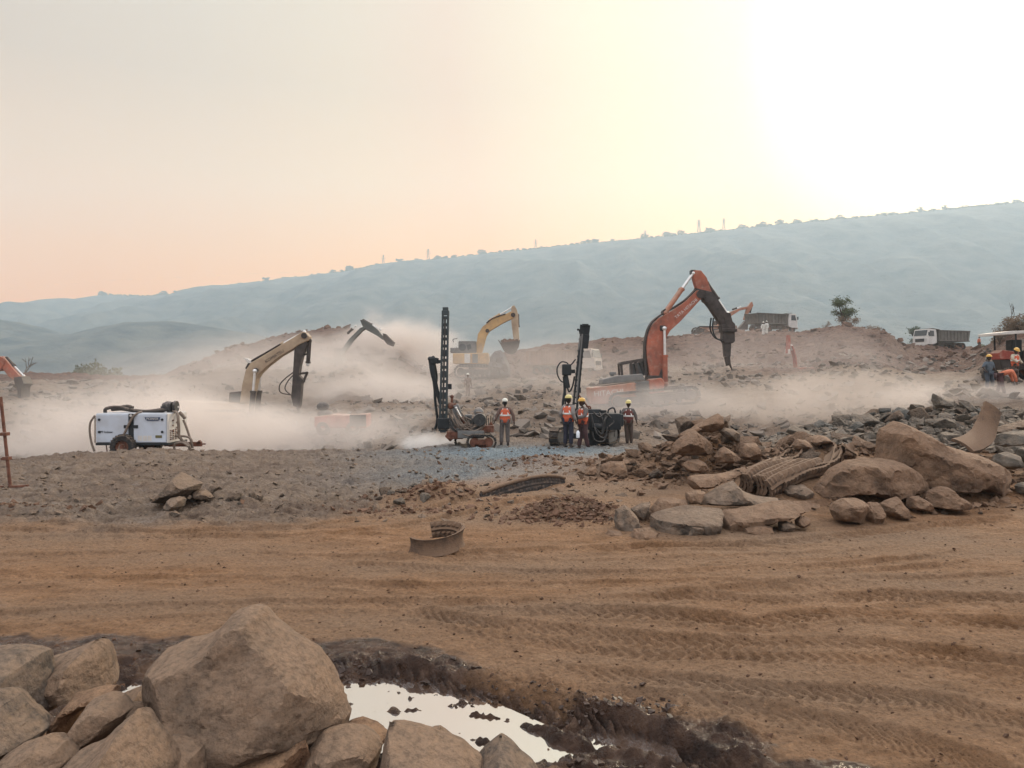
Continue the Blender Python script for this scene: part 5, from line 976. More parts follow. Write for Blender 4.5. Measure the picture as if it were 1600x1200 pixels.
g = G(); g.tube([v(215,335), v(170,385), v(135,362), v(90,360), v(58,410), v(62,470), v(90,520), v(130,535)], .025); g.tube([v(115,480), v(122,600), v(108,700), v(108,790)], .05); g.tube([v(135,500), v(150,590), v(165,610), v(190,560), v(205,480)], .03); g.tube([v(125,560), v(128,680), v(125,800)], .03); g.tube([v(238,90), v(232,80), v(245,85), v(255,120)], .03); g.build('hose', black_p, mst, smooth=70)
g = G(); g.tube([v(300,735,-.2), v(335,740,-.2), v(338,800,-.2)], .03); g.tube([v(240,640,-.2), v(300,720,-.2), v(330,760,-.2)], .03); g.build('hose', rust, mst, smooth=70)
g = G(); g.box(v(430, 860), (1.35, 1.2, .6), bev=.06); g.box(v(370, 815), (.5, .7, .5), bev=.05); g.cyl(v(440, 800, -.4), v(440, 765, -.4), .12); g.cyl(v(400, 800, 0), v(400, 770, 0), .1); g.box(v(550, 850), (.5, .9, .45), bev=.04); g.lathe([(.05, -.62), (.26, -.62), (.26, -.5), (.1, -.45)], v(455, 860, 0), 'y', 20); g.cyl(v(340, 900, -.6), v(430, 900, -.6), .12); g.build('engine', black_p, t, smooth=40)
g = G(); g.tube([v(480,800,-.3), v(490,760,-.3), v(530,748,-.3), v(545,790,-.3), v(548,840,-.3)], .03); g.build('guard_rail', black_p, t)
g = G(); [g.cyl(v(575 + k * 9, 850, -.35 + .12 * k), v(583 + k * 5, 765 + (k % 3) * 18, -.35 + .12 * k), .015) for k in range(5)]; g.build('levers', black_p, t)
g = G(); g.box(v(585, 870), (.3, .5, .2), bev=.02); g.build('control_box', black_p, t)
g = G(); g.bar(v(330, 960), v(500, 965), .3, 1.0, .03); g.bar(v(200, 780), v(330, 900), .3, .3); g.bar(v(120, 990), v(470, 985), .16, .2); g.build('chassis', black_p, t)
for (cx_, yy0) in ((515, 0), (92, 0)):
    e = G(); track_unit(e, 0, 0, 1.7, .6, -.17, .17, 22); o = e.build('track', rubber, t, loc=v(cx_, 990, .25), rot=(0, 0, R(68)))
    e = G(); track_frame(None, e, 0, 0, 1.7, .6, -.15, .15); e.build('track_frame', panel_g, o)
hoses(t, v, [[(330,800,-.65),(360,900,-.7),(420,960,-.7),(440,880,-.7),(450,800,-.65)], [(340,850,-.65),(380,960,-.75),(440,990,-.7),(470,900,-.65)], [(400,780,-.6),(430,860,-.7),(420,960,-.7)], [(350,780,-.6),(400,820,-.65),(450,790,-.65),(500,830,-.6)], [(340,940,-.7),(360,1010,-.75),(430,1020,-.75),(460,960,-.7)], [(470,810,-.6),(440,850,-.75),(430,940,-.7)], [(500,800,-.5),(520,860,-.6),(480,900,-.65)]], black_d, .03)
# ---- tractor at the right edge
y = 37.0; v = V2P(y, 1585, 598)
t = empty('tractor', v.b); tag(t, 'old tractor with a pale flat canopy at the right frame edge, behind the crouched workers', 'tractor')
G().prism(v.poly([(1546,521),(1560,519),(1640,516),(1640,519),(1560,524),(1546,525)]), -.9, .9, .02).build('canopy', white_w, t)
[G().bar(v(a_, 522, d_), v(a_ + 1, 560, d_), .06).build('canopy_post', black_p, t) for a_ in (1570, 1632) for d_ in (-.8, .8)]
G().prism(v.poly([(1553,552),(1560,547),(1585,550),(1588,562),(1556,562)]), -.35, .35, .04).build('hood', red_p, t)
G().prism(v.poly([(1556,562),(1630,562),(1630,578),(1560,578)]), -.3, .3, .03).box(v(1600, 555), (.5, .6, .5), bev=.05).build('chassis', grease, t)
G().box(v(1584, 545), (.5, .5, .9), bev=.05).build('seat', black_p, t)
g = G(); g.prism(v.poly([(1596,538),(1604,538),(1604,582),(1597,582)]), -.9, -.6, .02); g.build('side_panel', panel_g, t)
for a_, r_ in ((1562, .38), (1618, .7)):
    for d_ in (-.75, .75): wheel(t, v(a_, 0).x, d_, r_, r_, .28)
y = 36.0; v = V2P(y, 1620, 560)
t = empty('tipper_trailer', W(1640, 560, 60)); 
bpy.data.objects.remove(t)
# ------------------------------------------------------------------ worn tyre treads
tyre_m = material('worn_tyre', (.115, .075, .050), .9, .4, 3, col2=(.045, .034, .027), dust=.62, dustcol=(.20, .120, .072), bump=.6, bs=25)
tyre_dark = material('tyre_inside', (.045, .038, .034), .9, .4, 4, dust=.3, dustcol=(.3, .2, .14))
def tread_strip(name, path, width, thick, up=None, lug=.14, lugh=.035, mat=tyre_m, curl=.0, parent=None, loc=None):
    "a strip of tyre tread swept along a path of (point, across-vector)"
    bm = bmesh.new(); rings = []; n = len(path); m = 9; prev = None; s = 0
    for i, (p, ac) in enumerate(path):
        p = Vector(p); ac = Vector(ac).normalized(); d = (Vector(path[min(i + 1, n - 1)][0]) - Vector(path[max(i - 1, 0)][0])).normalized(); ac = (ac - d * ac.dot(d)).normalized(); nn = d.cross(ac).normalized()
        if prev is not None: s += (p - prev).length
        prev = p; top = []; bot = []
        for k in range(m):
            t = k / (m - 1) * 2 - 1; sag = -curl * t * t
            lugf = 1 if (math.sin(2 * math.pi * s / lug + abs(t) * 1.2) > 0 and abs(t) > .25) or abs(t) < .12 else 0
            base = p + ac * t * width / 2 + nn * sag
            top.append(bm.verts.new(base + nn * (thick / 2 + lugf * lugh))); bot.append(bm.verts.new(base - nn * thick / 2))
        rings.append((top, bot))
    for (a, b), (c, d_) in zip(rings, rings[1:]):
        for k in range(m - 1): bm.faces.new((a[k], a[k + 1], c[k + 1], c[k])); bm.faces.new((b[k], d_[k], d_[k + 1], b[k + 1]))
        bm.faces.new((a[0], c[0], d_[0], b[0])); bm.faces.new((a[-1], b[-1], d_[-1], c[-1]))
    for (a, b) in (rings[0], rings[-1]):
        for k in range(m - 1): bm.faces.new((a[k], b[k], b[k + 1], a[k + 1]))
    bmesh.ops.recalc_face_normals(bm, faces=bm.faces[:]); me = bpy.data.meshes.new(name); bm.to_mesh(me); bm.free()
    return link(name, me, mat, parent)
def spl(P_, n=14):
    P_ = [Vector(p) for p in P_]; Q = [2 * P_[0] - P_[1]] + P_ + [2 * P_[-1] - P_[-2]]; out = []
    for i in range(1, len(Q) - 2):
        for k in range(n):
            t = k / n; p0, p1, p2, p3 = Q[i - 1:i + 3]; out.append(.5 * ((2 * p1) + (p2 - p0) * t + (2 * p0 - 5 * p1 + 4 * p2 - p3) * t * t + (3 * p1 - p0 - 3 * p2 + p3) * t ** 3))
    return out + [P_[-1]]
# curled C on the road
y0 = 10.6; cx, cyy = W(680, 840, y0).x, y0 + .12; path = []
for i in range(60):
    a = R(204 + 262 * i / 59)
    rx, ry = .37, .31; path.append(((cx + rx * math.cos(a) + .0, cyy + ry * math.sin(a), gz(cx, cyy) + .14 + .07 * math.sin(a) + .04 * math.cos(a)), (.0, .18 + .1 * math.cos(a), 1)))
path = path[::-1]
o = tread_strip('tyre_tread', path, .24, .035, lug=.085, lugh=.02, curl=.03); tag(o, 'short curl of worn tyre tread standing on its edge alone on the brown track', 'tyre tread')
# long arched strip by the road
pts = spl([W(752, 776, 15.3), W(790, 763, 15.8), W(830, 752, 16.3), W(862, 749, 16.8), W(882, 752, 17.2)])
o = tread_strip('tyre_tread', [(p - Vector((0, 0, .08)), (.0, .25, 1)) for p in pts], .30, .03, lug=.12, lugh=.01, mat=tyre_dark); rim_ = G(); rim_.tube([p + Vector((0, .04, .07)) for p in pts], .045); rim_.build('rim', tyre_m, o, smooth=60); tag(o, 'long strip of tyre tread arched over the dirt near the drilling floor', 'tyre tread')
# bundle of strips: each one seen end-on at the left, sweeping away to the upper right
k = 0
for i, (ex_, er) in enumerate([(1158, 752), (1163, 752), (1168, 753), (1173, 754), (1184, 757), (1190, 759), (1196, 761), (1203, 764)]):
    dy = i * .06; y1 = 14.0 - dy
    a = W(ex_, er + 0, y1); sx = 1 + i * .16
    P_ = [a, a + Vector((.35, .35, .06)), a + Vector((.95 + .05 * i, 1.2, .05)), a + Vector((1.45 + .08 * i, 2.4, .02))]
    for j_, p in enumerate(P_):
        p.z = max(p.z, gz(p.x, p.y) + .2) + random.Random(i * 7 + j_).uniform(-.03, .05); p.x += random.Random(i * 9 + j_).uniform(-.06, .06) * (j_ > 0)
    o = tread_strip('tyre_tread', [(p, (.10, .22, 1)) for p in spl(P_, 16)], .36, .035, lug=.13, lugh=.028, curl=.07)
    tag(o, '%s tyre tread strip standing on edge, counted from the left end of the bundle' % ('first', 'second', 'third', 'fourth', 'fifth', 'sixth', 'seventh', 'eighth')[i], 'tyre tread', 'tyre tread strips of the bundle')
for i, (p0, p1, p2, yy) in enumerate([((1222, 765), (1290, 735), (1300, 705), 13.9), ((1236, 752), (1302, 728), (1312, 702), 14.4), ((1180, 738), (1240, 722), (1256, 698), 15.6), ((1165, 742), (1215, 722), (1238, 700), 16.2)]):
    P_ = [W(*p0, yy), W((p0[0] + p1[0]) / 2, p0[1] * .4 + p1[1] * .6, yy + .5), W(*p1, yy + 1.3), W(*p2, yy + 2.8)]
    o = tread_strip('tyre_tread', [(p, (.5, -.35, .8)) for p in spl(P_, 16)], .34, .03, lug=.13, lugh=.022, curl=.04)
    tag(o, ['wide tyre tread strip lying over the right end of the bundle', 'curved tyre tread strip highest at the right of the bundle', 'tyre tread strip lying flat across the middle of the bundle', 'tyre tread strip at the far left of the bundle'][i], 'tyre tread')
P_ = [W(1330, 706, 16.5), W(1324, 698, 16.7), W(1318, 706, 16.9), W(1313, 722, 16.6)]
o = tread_strip('tyre_tread', [(p, (.5, .8, .1)) for p in spl(P_)], .3, .03, lug=.12, lugh=.015); tag(o, 'short hooked tyre tread sticking up behind the split boulder', 'tyre tread')
# worn tread standing up beside the longest boulder
P_ = [W(1505, 694, 16.0), W(1520, 690, 16.3), W(1535, 680, 16.8), W(1543, 666, 17.2), W(1549, 650, 17.4), W(1554, 636, 17.5)]
o = tread_strip('tyre_tread', [(p, (1, .25, -.18)) for p in spl(P_)], .50, .05, lug=.16, lugh=.02, curl=-.04); tag(o, 'curved worn tyre tread standing upright behind the longest boulder', 'tyre tread')
# ------------------------------------------------------------------ people
skin = material('skin', (.12, .065, .042), .6, .15, 8); skin2 = material('skin_dark', (.05, .028, .02), .6, .15, 8)
vest_o = material('vest_orange', (.60, .125, .06), .8, .25, 8, dust=.15, dustcol=(.4, .25, .17)); vest_t = material('vest_tape', (.75, .72, .66), .5, .08, 10); boot_m = material('boots', (.05, .04, .035), .8, .3, 10, dust=.3, dustcol=(.3, .2, .14))
helm_y = material('helmet_yellow', (.70, .58, .24), .4, .08, 6); helm_w = material('helmet_white', (.75, .72, .62), .4, .05, 6); helm_o = material('helmet_amber', (.72, .42, .10), .4, .08, 6); hair_m = material('hair', (.015, .012, .01), .8, .2, 20)
def cloth(n, c): return material(n, c, .9, .25, 9, bump=.3, bs=25, bd=.01)
def skin_mesh(pts, edges, root=0):
    me = bpy.data.meshes.new('s'); me.from_pydata([Vector(p[:3]) for p in pts], edges, []); o = bpy.data.objects.new('s', me); C.objects.link(o)
    m = o.modifiers.new('k', 'SKIN'); sv = me.skin_vertices[0].data
    for i, p in enumerate(pts):
        r = p[3]; sv[i].radius = (r, p[4] if len(p) > 4 else r); sv[i].use_root = (i == root)
    m.use_smooth_shade = True; s = o.modifiers.new('ss', 'SUBSURF'); s.levels = 1; s.render_levels = 1
    dg = bpy.context.evaluated_depsgraph_get(); r = bpy.data.meshes.new_from_object(o.evaluated_get(dg)); bpy.data.objects.remove(o); return r
def person(lab, loc, rz, pose, top, bot, helmet, sk=skin, vest=None, h=1.68, scale=1, long_sleeve=True, tape=True):
    """pose: hips (x,y,z), neck, head, hands L/R, elbows L/R, knees L/R, feet L/R in metres, facing -Y"""
    t = empty('person', loc, (0, 0, rz)); t.scale = (scale,) * 3; tag(t, lab, 'person')
    p = {k: Vector(v_) for k, v_ in pose.items()}; hip, neck, head = p['hip'], p['neck'], p['head']; chest = hip.lerp(neck, .68); waist = hip.lerp(neck, .3)
    up = (neck - hip).normalized(); side = Vector((1, 0, 0)); 
    if 'side' in p: side = p['side'].normalized()
    sh = {s: neck - up * .07 + side * (s * .175) for s in (-1, 1)}; hj = {s: hip + side * (s * .09) - Vector((0, 0, .02)) for s in (-1, 1)}
    K = {-1: 'R', 1: 'L'}
    def limbs(arm=True, leg=True, ra=(.052, .043, .032), rl=(.085, .06, .04), tors=(.135, .10, .15), hand=True, grow=0.0, cutarm=1.0):
        pts = [(*hip, .13 + grow, .10 + grow)]; ed = []
        def add(v_, r, fr, r2=None): pts.append((*v_, r + grow, (r2 or r) + grow)); ed.append((fr, len(pts) - 1)); return len(pts) - 1
        if arm:
            w_ = add(waist, tors[0], 0, .10); c_ = add(chest, tors[2], w_, .11); n_ = add(neck - up * .03, .085, c_)
            for s in (-1, 1):
                a_ = add(sh[s], ra[0] + .012, c_); e_ = add(p['elbow' + K[s]], ra[1], a_)
                wr = p['elbow' + K[s]].lerp(p['hand' + K[s]], cutarm); w2 = add(wr, ra[2], e_)
            if hand: nk = add(neck + (head - neck) * .35, .052, n_)
        if leg:
            for s in (-1, 1):
                a_ = add(hj[s], rl[0], 0); k_ = add(p['knee' + K[s]], rl[1], a_); add(p['foot' + K[s]] + Vector((0, 0, .09)), rl[2], k_)
        return skin_mesh(pts, ed)
    body = limbs(grow=-.006)
    bm = bmesh.new(); bm.from_mesh(body)
    # head with nose, jaw, ears
    fdir = p.get('look', Vector((0, -1, 0))).normalized(); hs = bmesh.new(); bmesh.ops.create_icosphere(hs, subdivisions=3, radius=1)
    for v_ in hs.verts:
        c = v_.co; jaw = max(0, -c.z); c.x *= .078 * (1 - .28 * jaw); c.y = c.y * (.096 - .012 * jaw) - .006 * jaw; c.z *= .118
        if c.y < -.07 and abs(c.x) < .02 and -.035 < c.z < .02: c.y -= .022 * (1 - abs(c.x) / .02)
        if c.y < -.06 and .0 < c.z < .03 and .018 < abs(c.x) < .045: c.y += .01
        if abs(c.x) > .07 and abs(c.z) < .03 and abs(c.y) < .02: c.x *= 1.2
        if c.y < -.07 and abs(c.x) < .028 and -.062 < c.z < -.05: c.y += .007
    q_ = Vector((0, -1, 0)).rotation_difference(fdir); upv = (head - neck).normalized(); 
    Mh = Matrix.Translation(head) @ q_.to_matrix().to_4x4() @ (Matrix.Rotation(p['tilt'].x if 'tilt' in p else 0, 4, 'X')); hs.transform(Mh)
    me = bpy.data.meshes.new('h'); hs.to_mesh(me); hs.free(); bm.from_mesh(me)
    for s in (-1, 1):     # hands: palm, four fingers of different lengths, thumb from the side of the palm
        hd = p['hand' + K[s]]; d = (hd - p['elbow' + K[s]]).normalized(); ac = d.cross(Vector((s, .3, 0))).normalized(); nn = d.cross(ac)
        pts = [(*(hd - d * .01), .027, .018), (*(hd + d * .045), .036, .016), (*(hd + d * .075), .034, .014)]; ed = [(0, 1), (1, 2)]
        for k, ln in enumerate((.062, .072, .068, .052)):
            b_ = hd + d * .08 + ac * (.012 * (1.5 - k) * 1.25); m_ = b_ + d * ln * .55 - nn * s * .008; e_ = b_ + d * ln * .8 - nn * s * (.03 + .004 * k); i = len(pts)
            pts += [(*b_, .0095), (*m_, .0088), (*e_, .0078)]; ed += [(2, i), (i, i + 1), (i + 1, i + 2)]
        i = len(pts); pts += [(*(hd + d * .03 + ac * .035), .011), (*(hd + d * .065 + ac * .052), .0095)]; ed += [(1, i), (i, i + 1)]
        bm.from_mesh(skin_mesh(pts, ed))
    me = bpy.data.meshes.new('body'); bm.to_mesh(me); bm.free(); me.polygons.foreach_set('use_smooth', [True] * len(me.polygons)); link('body', me, sk, t)
    me = limbs(leg=False, hand=False, ra=(.062, .052, .042), tors=(.145, .1, .155), grow=.014, cutarm=.93 if long_sleeve else .02); me.name = 'shirt'; link('shirt', me, top, t)
    me = limbs(arm=False, rl=(.10, .07, .055), grow=.016); me.name = 'trousers'; link('trousers', me, bot, t)
    for s in (-1, 1):
        f = p['foot' + K[s]]; g = G(); g.ball(f + Vector((0, -.055, .04)), .05, (.95, 2.4, .85), 3); g.cyl(f + Vector((0, .02, .03)), f + Vector((0, .02, .13)), .05, .048); g.build('boot', boot_m, t, smooth=60)
    if vest:
        Mv = Matrix((side, side.cross(up) * -1, up)).transposed() if True else None
        fw = up.cross(side).normalized(); prof = [(0, .165, .125), (.12, .165, .128), (.26, .168, .13), (.40, .178, .132), (.47, .165, .12), (.53, .11, .085)]; prof = [(a * (neck - hip).length / .52 - .05, b + .022, c + .024) for a, b, c in prof]
        def shell(name, zs, off, mat, par, arc=None, wide=1):
            bm = bmesh.new(); rg = []
            for hh, a, b in zs:
                ring = []
                for k in range(28):
                    th = 2 * math.pi * k / 28; ring.append(bm.verts.new(hip + up * hh + side * ((a + off) * math.cos(th)) + fw * ((b + off) * math.sin(th))))
                rg.append(ring)
            for A_, B_ in zip(rg, rg[1:]):
                for k in range(28): bm.faces.new((A_[k], A_[(k + 1) % 28], B_[(k + 1) % 28], B_[k]))
            me = bpy.data.meshes.new(name); bm.to_mesh(me); bm.free(); me.polygons.foreach_set('use_smooth', [True] * len(me.polygons)); o = link(name, me, mat, par)
            so_ = o.modifiers.new('t', 'SOLIDIFY'); so_.thickness = .008; return o
        vo = shell('vest', prof, 0, vest, t)
        def at(hh): 
            return (hh, np.interp(hh, [q[0] for q in prof], [q[1] for q in prof]), np.interp(hh, [q[0] for q in prof], [q[2] for q in prof]))
        if tape:
            mid = (neck - hip).length * .42; shell('reflective_strip', [at(mid - .028), at(mid + .028)], .008, vest_t, vo)
            g = G()
            for s in (-1, 1):
                for sgn in (-1, 1):
                    q1 = at(mid + .02); q2 = at((neck - hip).length * .93)
                    pa = hip + up * q1[0] + side * s * q1[1] * .62 + fw * sgn * (q1[2] * .80 + .014); pb = hip + up * q2[0] + side * s * q2[1] * .62 + fw * sgn * (q2[2] * .72 + .018); g.bar(pa, pb, .045, .012)
            g.build('reflective_strip', vest_t, vo)
    if helmet:
        g = G(); zs = [(.128 * math.cos(a), .105 * math.sin(a) + .045) for a in [R(x_) for x_ in (0, 15, 30, 45, 60, 75, 88)]]; bm = g.bm; rg = []
        for r_, z_ in [(.135, .035), (.118, .045)] + zs[1:]:
            rg.append([bm.verts.new(Vector((r_ * .86 * math.cos(2 * math.pi * k / 24), r_ * math.sin(2 * math.pi * k / 24) - (.045 if (r_ > .13 and math.sin(2 * math.pi * k / 24) < -.3) else 0), z_ + .03))) for k in range(24)])
        for A_, B_ in zip(rg, rg[1:]):
            for k in range(24): bm.faces.new((A_[k], A_[(k + 1) % 24], B_[(k + 1) % 24], B_[k]))
        bm.transform(Mh); g.build('helmet', helmet, t, smooth=50)
        g = G(); g.ball((0, .02, .0), .1, (.82, .98, .95), 2); g.bm.transform(Mh); 
        bmesh.ops.delete(g.bm, geom=[v_ for v_ in g.bm.verts if (Mh.inverted() @ v_.co).y < -.035 or (Mh.inverted() @ v_.co).z < -.06], context='VERTS'); g.build('hair', hair_m, t, smooth=60)
    return t
ST = dict(hip=(0, 0, .90), neck=(0, 0, 1.40), head=(0, -.015, 1.555), elbowL=(.26, .03, 1.10), handL=(.29, -.03, .84), elbowR=(-.26, .03, 1.10), handR=(-.29, -.03, .84), kneeL=(.10, -.02, .48), kneeR=(-.10, -.02, .48), footL=(.11, .02, 0), footR=(-.11, .02, 0))
def P_(**k): d = dict(ST); d.update(k); return d
grey_t = cloth('trousers_grey', (.13, .11, .10)); navy = cloth('trousers_navy', (.035, .035, .05)); maroon = cloth('trousers_maroon', (.085, .045, .045)); brownt = cloth('trousers_brown', (.10, .07, .055)); jean = cloth('jeans', (.06, .07, .085))
sh1 = cloth('shirt_brown', (.16, .10, .08)); sh2 = cloth('shirt_grey', (.25, .22, .20)); sh3 = cloth('shirt_check', (.14, .12, .11)); sh4 = cloth('shirt_bluegrey', (.11, .13, .15)); sh5 = cloth('shirt_maroon', (.13, .05, .05)); sho = cloth('shirt_orange', (.55, .17, .09)); shc = cloth('shirt_cream', (.45, .38, .28)); dustc = cloth('clothes_dusty', (.28, .21, .17)); whitec = cloth('clothes_white', (.7, .68, .62))
def onr(px, row, y): p = W(px, row, y); return (p.x, y, gz(p.x, y))
person('worker seen from behind, orange vest and grey trousers, alone beside the first drill rig', onr(789, 697, 26.8), R(180), P_(elbowR=(-.30, .0, 1.12), handR=(-.33, -.05, .86), elbowL=(.28, .05, 1.1), handL=(.36, .02, .90), footL=(.13, .05, 0), kneeL=(.12, -.02, .48)), sh1, grey_t, helm_w, skin2, vest_o)
tb = person('worker in orange vest and navy trousers holding a white bottle by the black rig', onr(888, 706, 25.6), R(148), P_(elbowR=(-.22, .1, 1.12), handR=(-.26, -.02, .88), elbowL=(.24, .1, 1.12), handL=(.28, -.1, .92), look=(-.45, -.9, 0)), sh2, navy, helm_y, skin2, vest_o, scale=1.06)
tc_ = person('worker in orange vest, maroon trousers and amber helmet facing the one with the bottle', onr(911, 706, 25.9), R(-62), P_(elbowR=(-.24, -.16, 1.15), handR=(-.12, -.38, 1.18), elbowL=(.26, -.1, 1.12), handL=(.14, -.33, 1.05), head=(0, -.05, 1.545), footL=(.12, .12, 0), kneeL=(.11, .02, .48), footR=(-.1, -.1, 0)), sh3, maroon, helm_o, skin2, vest_o, scale=1.06)
bt = empty('water_bottle', W(903, 684, 25.3)); tag(bt, 'white plastic water bottle held in the hand of the worker in navy trousers', 'bottle')
G().lathe([(.001, 0), (.055, 0), (.06, .02), (.06, .19), (.035, .23), (.02, .25), (.001, .25)], (0, 0, 0), 'z', 18).build('flask', material('bottle_white', (.8, .82, .85), .35, .03, 5), bt, smooth=50); G().cyl((0, 0, .25), (0, 0, .285), .024).build('cap', black_p, bt)
person('worker in dark bib with pale straps, leaning a hand on the black rig', onr(982, 690, 28.2), R(-12), P_(elbowR=(-.30, -.05, 1.14), handR=(-.46, -.18, 1.12), elbowL=(.27, .03, 1.12), handL=(.30, .05, .92), look=(-.3, -1, -.1), footL=(.10, .05, 0), footR=(-.04, -.03, 0), kneeR=(-.06, -.03, .48)), sh3, brownt, helm_y, skin2, cloth('bib_maroon', (.16, .055, .045)))
person('worker in blue grey shirt and dark jeans standing legs apart near the tractor', onr(1545, 602, 33.5), R(10), P_(elbowR=(-.30, .0, 1.13), handR=(-.33, -.18, .98), elbowL=(.28, .02, 1.12), handL=(.33, -.05, .9), footL=(.26, .1, 0), kneeL=(.18, -.02, .48), footR=(-.16, -.05, 0), kneeR=(-.14, -.08, .48)), sh4, jean, helm_o, skin2, long_sleeve=False)
person('worker in orange bent over double, working at the ground near the right edge', onr(1566, 612, 31.5), R(78), P_(hip=(0, .12, .88), neck=(0, -.38, 1.06), head=(0, -.52, 1.02), elbowL=(.2, -.42, .80), handL=(.12, -.48, .56), elbowR=(-.2, -.42, .80), handR=(-.12, -.50, .56), kneeL=(.14, .04, .47), kneeR=(-.12, .05, .47), footL=(.22, .12, 0), footR=(-.18, -.02, 0), look=(0, -.7, -.7)), sho, maroon, None, skin2)
person('worker in an orange vest and amber helmet standing behind the one bent over', onr(1586, 606, 34.5), R(20), P_(elbowR=(-.28, -.1, 1.15), handR=(-.2, -.3, 1.0), elbowL=(.27, -.02, 1.12), handL=(.25, -.2, .95), head=(0, -.05, 1.545), look=(-.2, -1, -.5)), shc, brownt, helm_o, skin2, vest_o)
person('far worker in a faded orange top standing on the right bank beyond the group', onr(1530, 545, 88), R(30), P_(), sho, brownt, None, skin, scale=1)
for k, (px_, d_) in enumerate(((1192.5, 84), (1198, 84))):
    person('tiny far worker in white by the grey dump truck, ' + ('left one of the two' if k == 0 else 'right one of the two'), onr(px_, 527, d_), R(180 * k + 20), P_(), whitec, whitec, helm_w, skin, scale=.9)
person('dust covered worker in a pale helmet standing in the rubble below the yellow excavator', onr(731, 616, 52), R(30), P_(), dustc, dustc, helm_w, skin, scale=.95)
# ------------------------------------------------------------------ trees, bushes, pylons
leafs = [material('leaves_%s' % n, c, .85, .3, 2.0) for n, c in (('dark', (.050, .066, .030)), ('olive', (.085, .095, .040)), ('pale', (.13, .14, .07)), ('dry', (.17, .11, .065)))]
bark = material('bark', (.09, .065, .045), .9, .3, 6)
def tree_parts(seed, h, w, dens, mat, twig=0.35, leaf=.16, lobes=9, bare=False):
    rnd = random.Random(seed); g = G(); tips = []
    def limb(p, d, ln, r, lev):
        q = p + d * ln; g.tube([p, p.lerp(q, .5) + Vector((rnd.gauss(0, .04), rnd.gauss(0, .04), 0)) * ln, q], [r, r * .8, r * .6], 6, 3)
        if lev == 0 or r < .01: tips.append(q); return
        for k in range(rnd.randint(2, 3)):
            nd = (d + Vector((rnd.gauss(0, .55), rnd.gauss(0, .55), rnd.gauss(.12, .25)))).normalized(); limb(q, nd, ln * rnd.uniform(.55, .8), r * .6, lev - 1); tips.append(q)
    limb(Vector((0, 0, 0)), Vector((rnd.gauss(0, .08), rnd.gauss(0, .08), 1)).normalized(), h * .3, h * .022, 3)
    tr = g
    V_, F_ = [], []; n = 0; cen = []
    if not bare:
        low_ = .12 if h < w * 1.1 else .30
        for k in range(lobes + 5):
            a = rnd.uniform(0, 6.28); zz = rnd.uniform(low_, .93); rr0 = math.sin(math.pi * min(1, (zz - low_ * .4) / (1.12 - low_ * .4))) ** .7 * w * .40 * rnd.uniform(.45, 1); c = Vector((rr0 * math.cos(a), rr0 * math.sin(a), zz * h)); cen.append(c); g.tube([Vector((0, 0, h * .12)), Vector((c.x * .35, c.y * .35, c.z * .6)), c], [h * .012, h * .008, h * .004], 5, 3)
    if not bare:
        for c in cen:
            for k in range(int(dens / len(cen)) + 1):
                p = c + Vector((rnd.gauss(0, 1), rnd.gauss(0, 1), rnd.gauss(0, .8))) * w * .075; s = leaf * rnd.uniform(.5, 1.3); a = Vector((rnd.gauss(0, 1), rnd.gauss(0, 1), rnd.gauss(0, 1))).normalized(); b = a.orthogonal().normalized()
                V_ += [p - a * s, p + b * s * .5, p + a * s, p - b * s * .5]; F_.append((n, n + 1, n + 2, n + 3)); n += 4
    return tr, V_, F_
def make_tree(name, lab, cat, loc, seed, h, w, dens, mat, leaf=.16, group=None, bare=False):
    t = empty(name, loc); tag(t, lab, cat, group); tr, V_, F_ = tree_parts(seed, h, w, dens, mat, leaf=leaf, bare=bare); tr.build('trunk', bark, t, smooth=60)
    if not bare:
        me = bpy.data.meshes.new('crown'); me.from_pydata(V_, [], F_); link('crown', me, mat, t)
    return t
def onp(px, y): x = (px - 800) / F * y; return (x, y, gz(x, y) - .1)
make_tree('tree', 'lone leafy tree standing on top of the right spoil bank', 'tree', onp(1317, 88), 3, 3.8, 3.6, 2400, leafs[1], .12)  # paler olive leaves put the haze into the crown's colour
make_tree('tree', 'tree behind the white cabbed dump truck', 'tree', onp(1434, 130), 4, 6.5, 5, 2200, leafs[0], .22)
make_tree('bush', 'dry brown bush on the bank at the foot of the lone tree', 'bush', onp(1325, 87), 5, 1.5, 2.8, 900, leafs[3], .1)
make_tree('bush', 'dry bush at the right shoulder of the spoil bank', 'bush', onp(1362, 86), 6, 1.2, 2.2, 700, leafs[3], .1)
for k, (px_, h_, w_) in enumerate(((1386, 6, 6), (1404, 6.5, 7), (1520, 6.5, 7), (1541, 8.5, 5), (1560, 6, 7), (1395, 4, 7), (1500, 5.5, 8), (1478, 5, 8))):
    make_tree('tree', 'pale green tree in the hazy row beyond the right bank', 'tree', onp(px_, 175 + 9 * (k % 3)), 20 + k, h_, w_, 1100, leafs[2], .3, 'pale trees beyond the right bank')
for k, px_ in enumerate((1562, 1572, 1580, 1590, 1600, 1566, 1585, 1595)):
    make_tree('bush', 'dry brown shrub on the mound behind the tractor', 'bush', onp(px_, 59 + (k % 3)), 40 + k, 1.3 + .3 * (k % 2), 1.6, 420, leafs[3], .08, 'dry shrubs on the mound behind the tractor')
make_tree('tree', 'leafless sapling rising from the mound behind the tractor', 'tree', onp(1573, 62), 55, 3.4, 2, 0, leafs[3], bare=True)
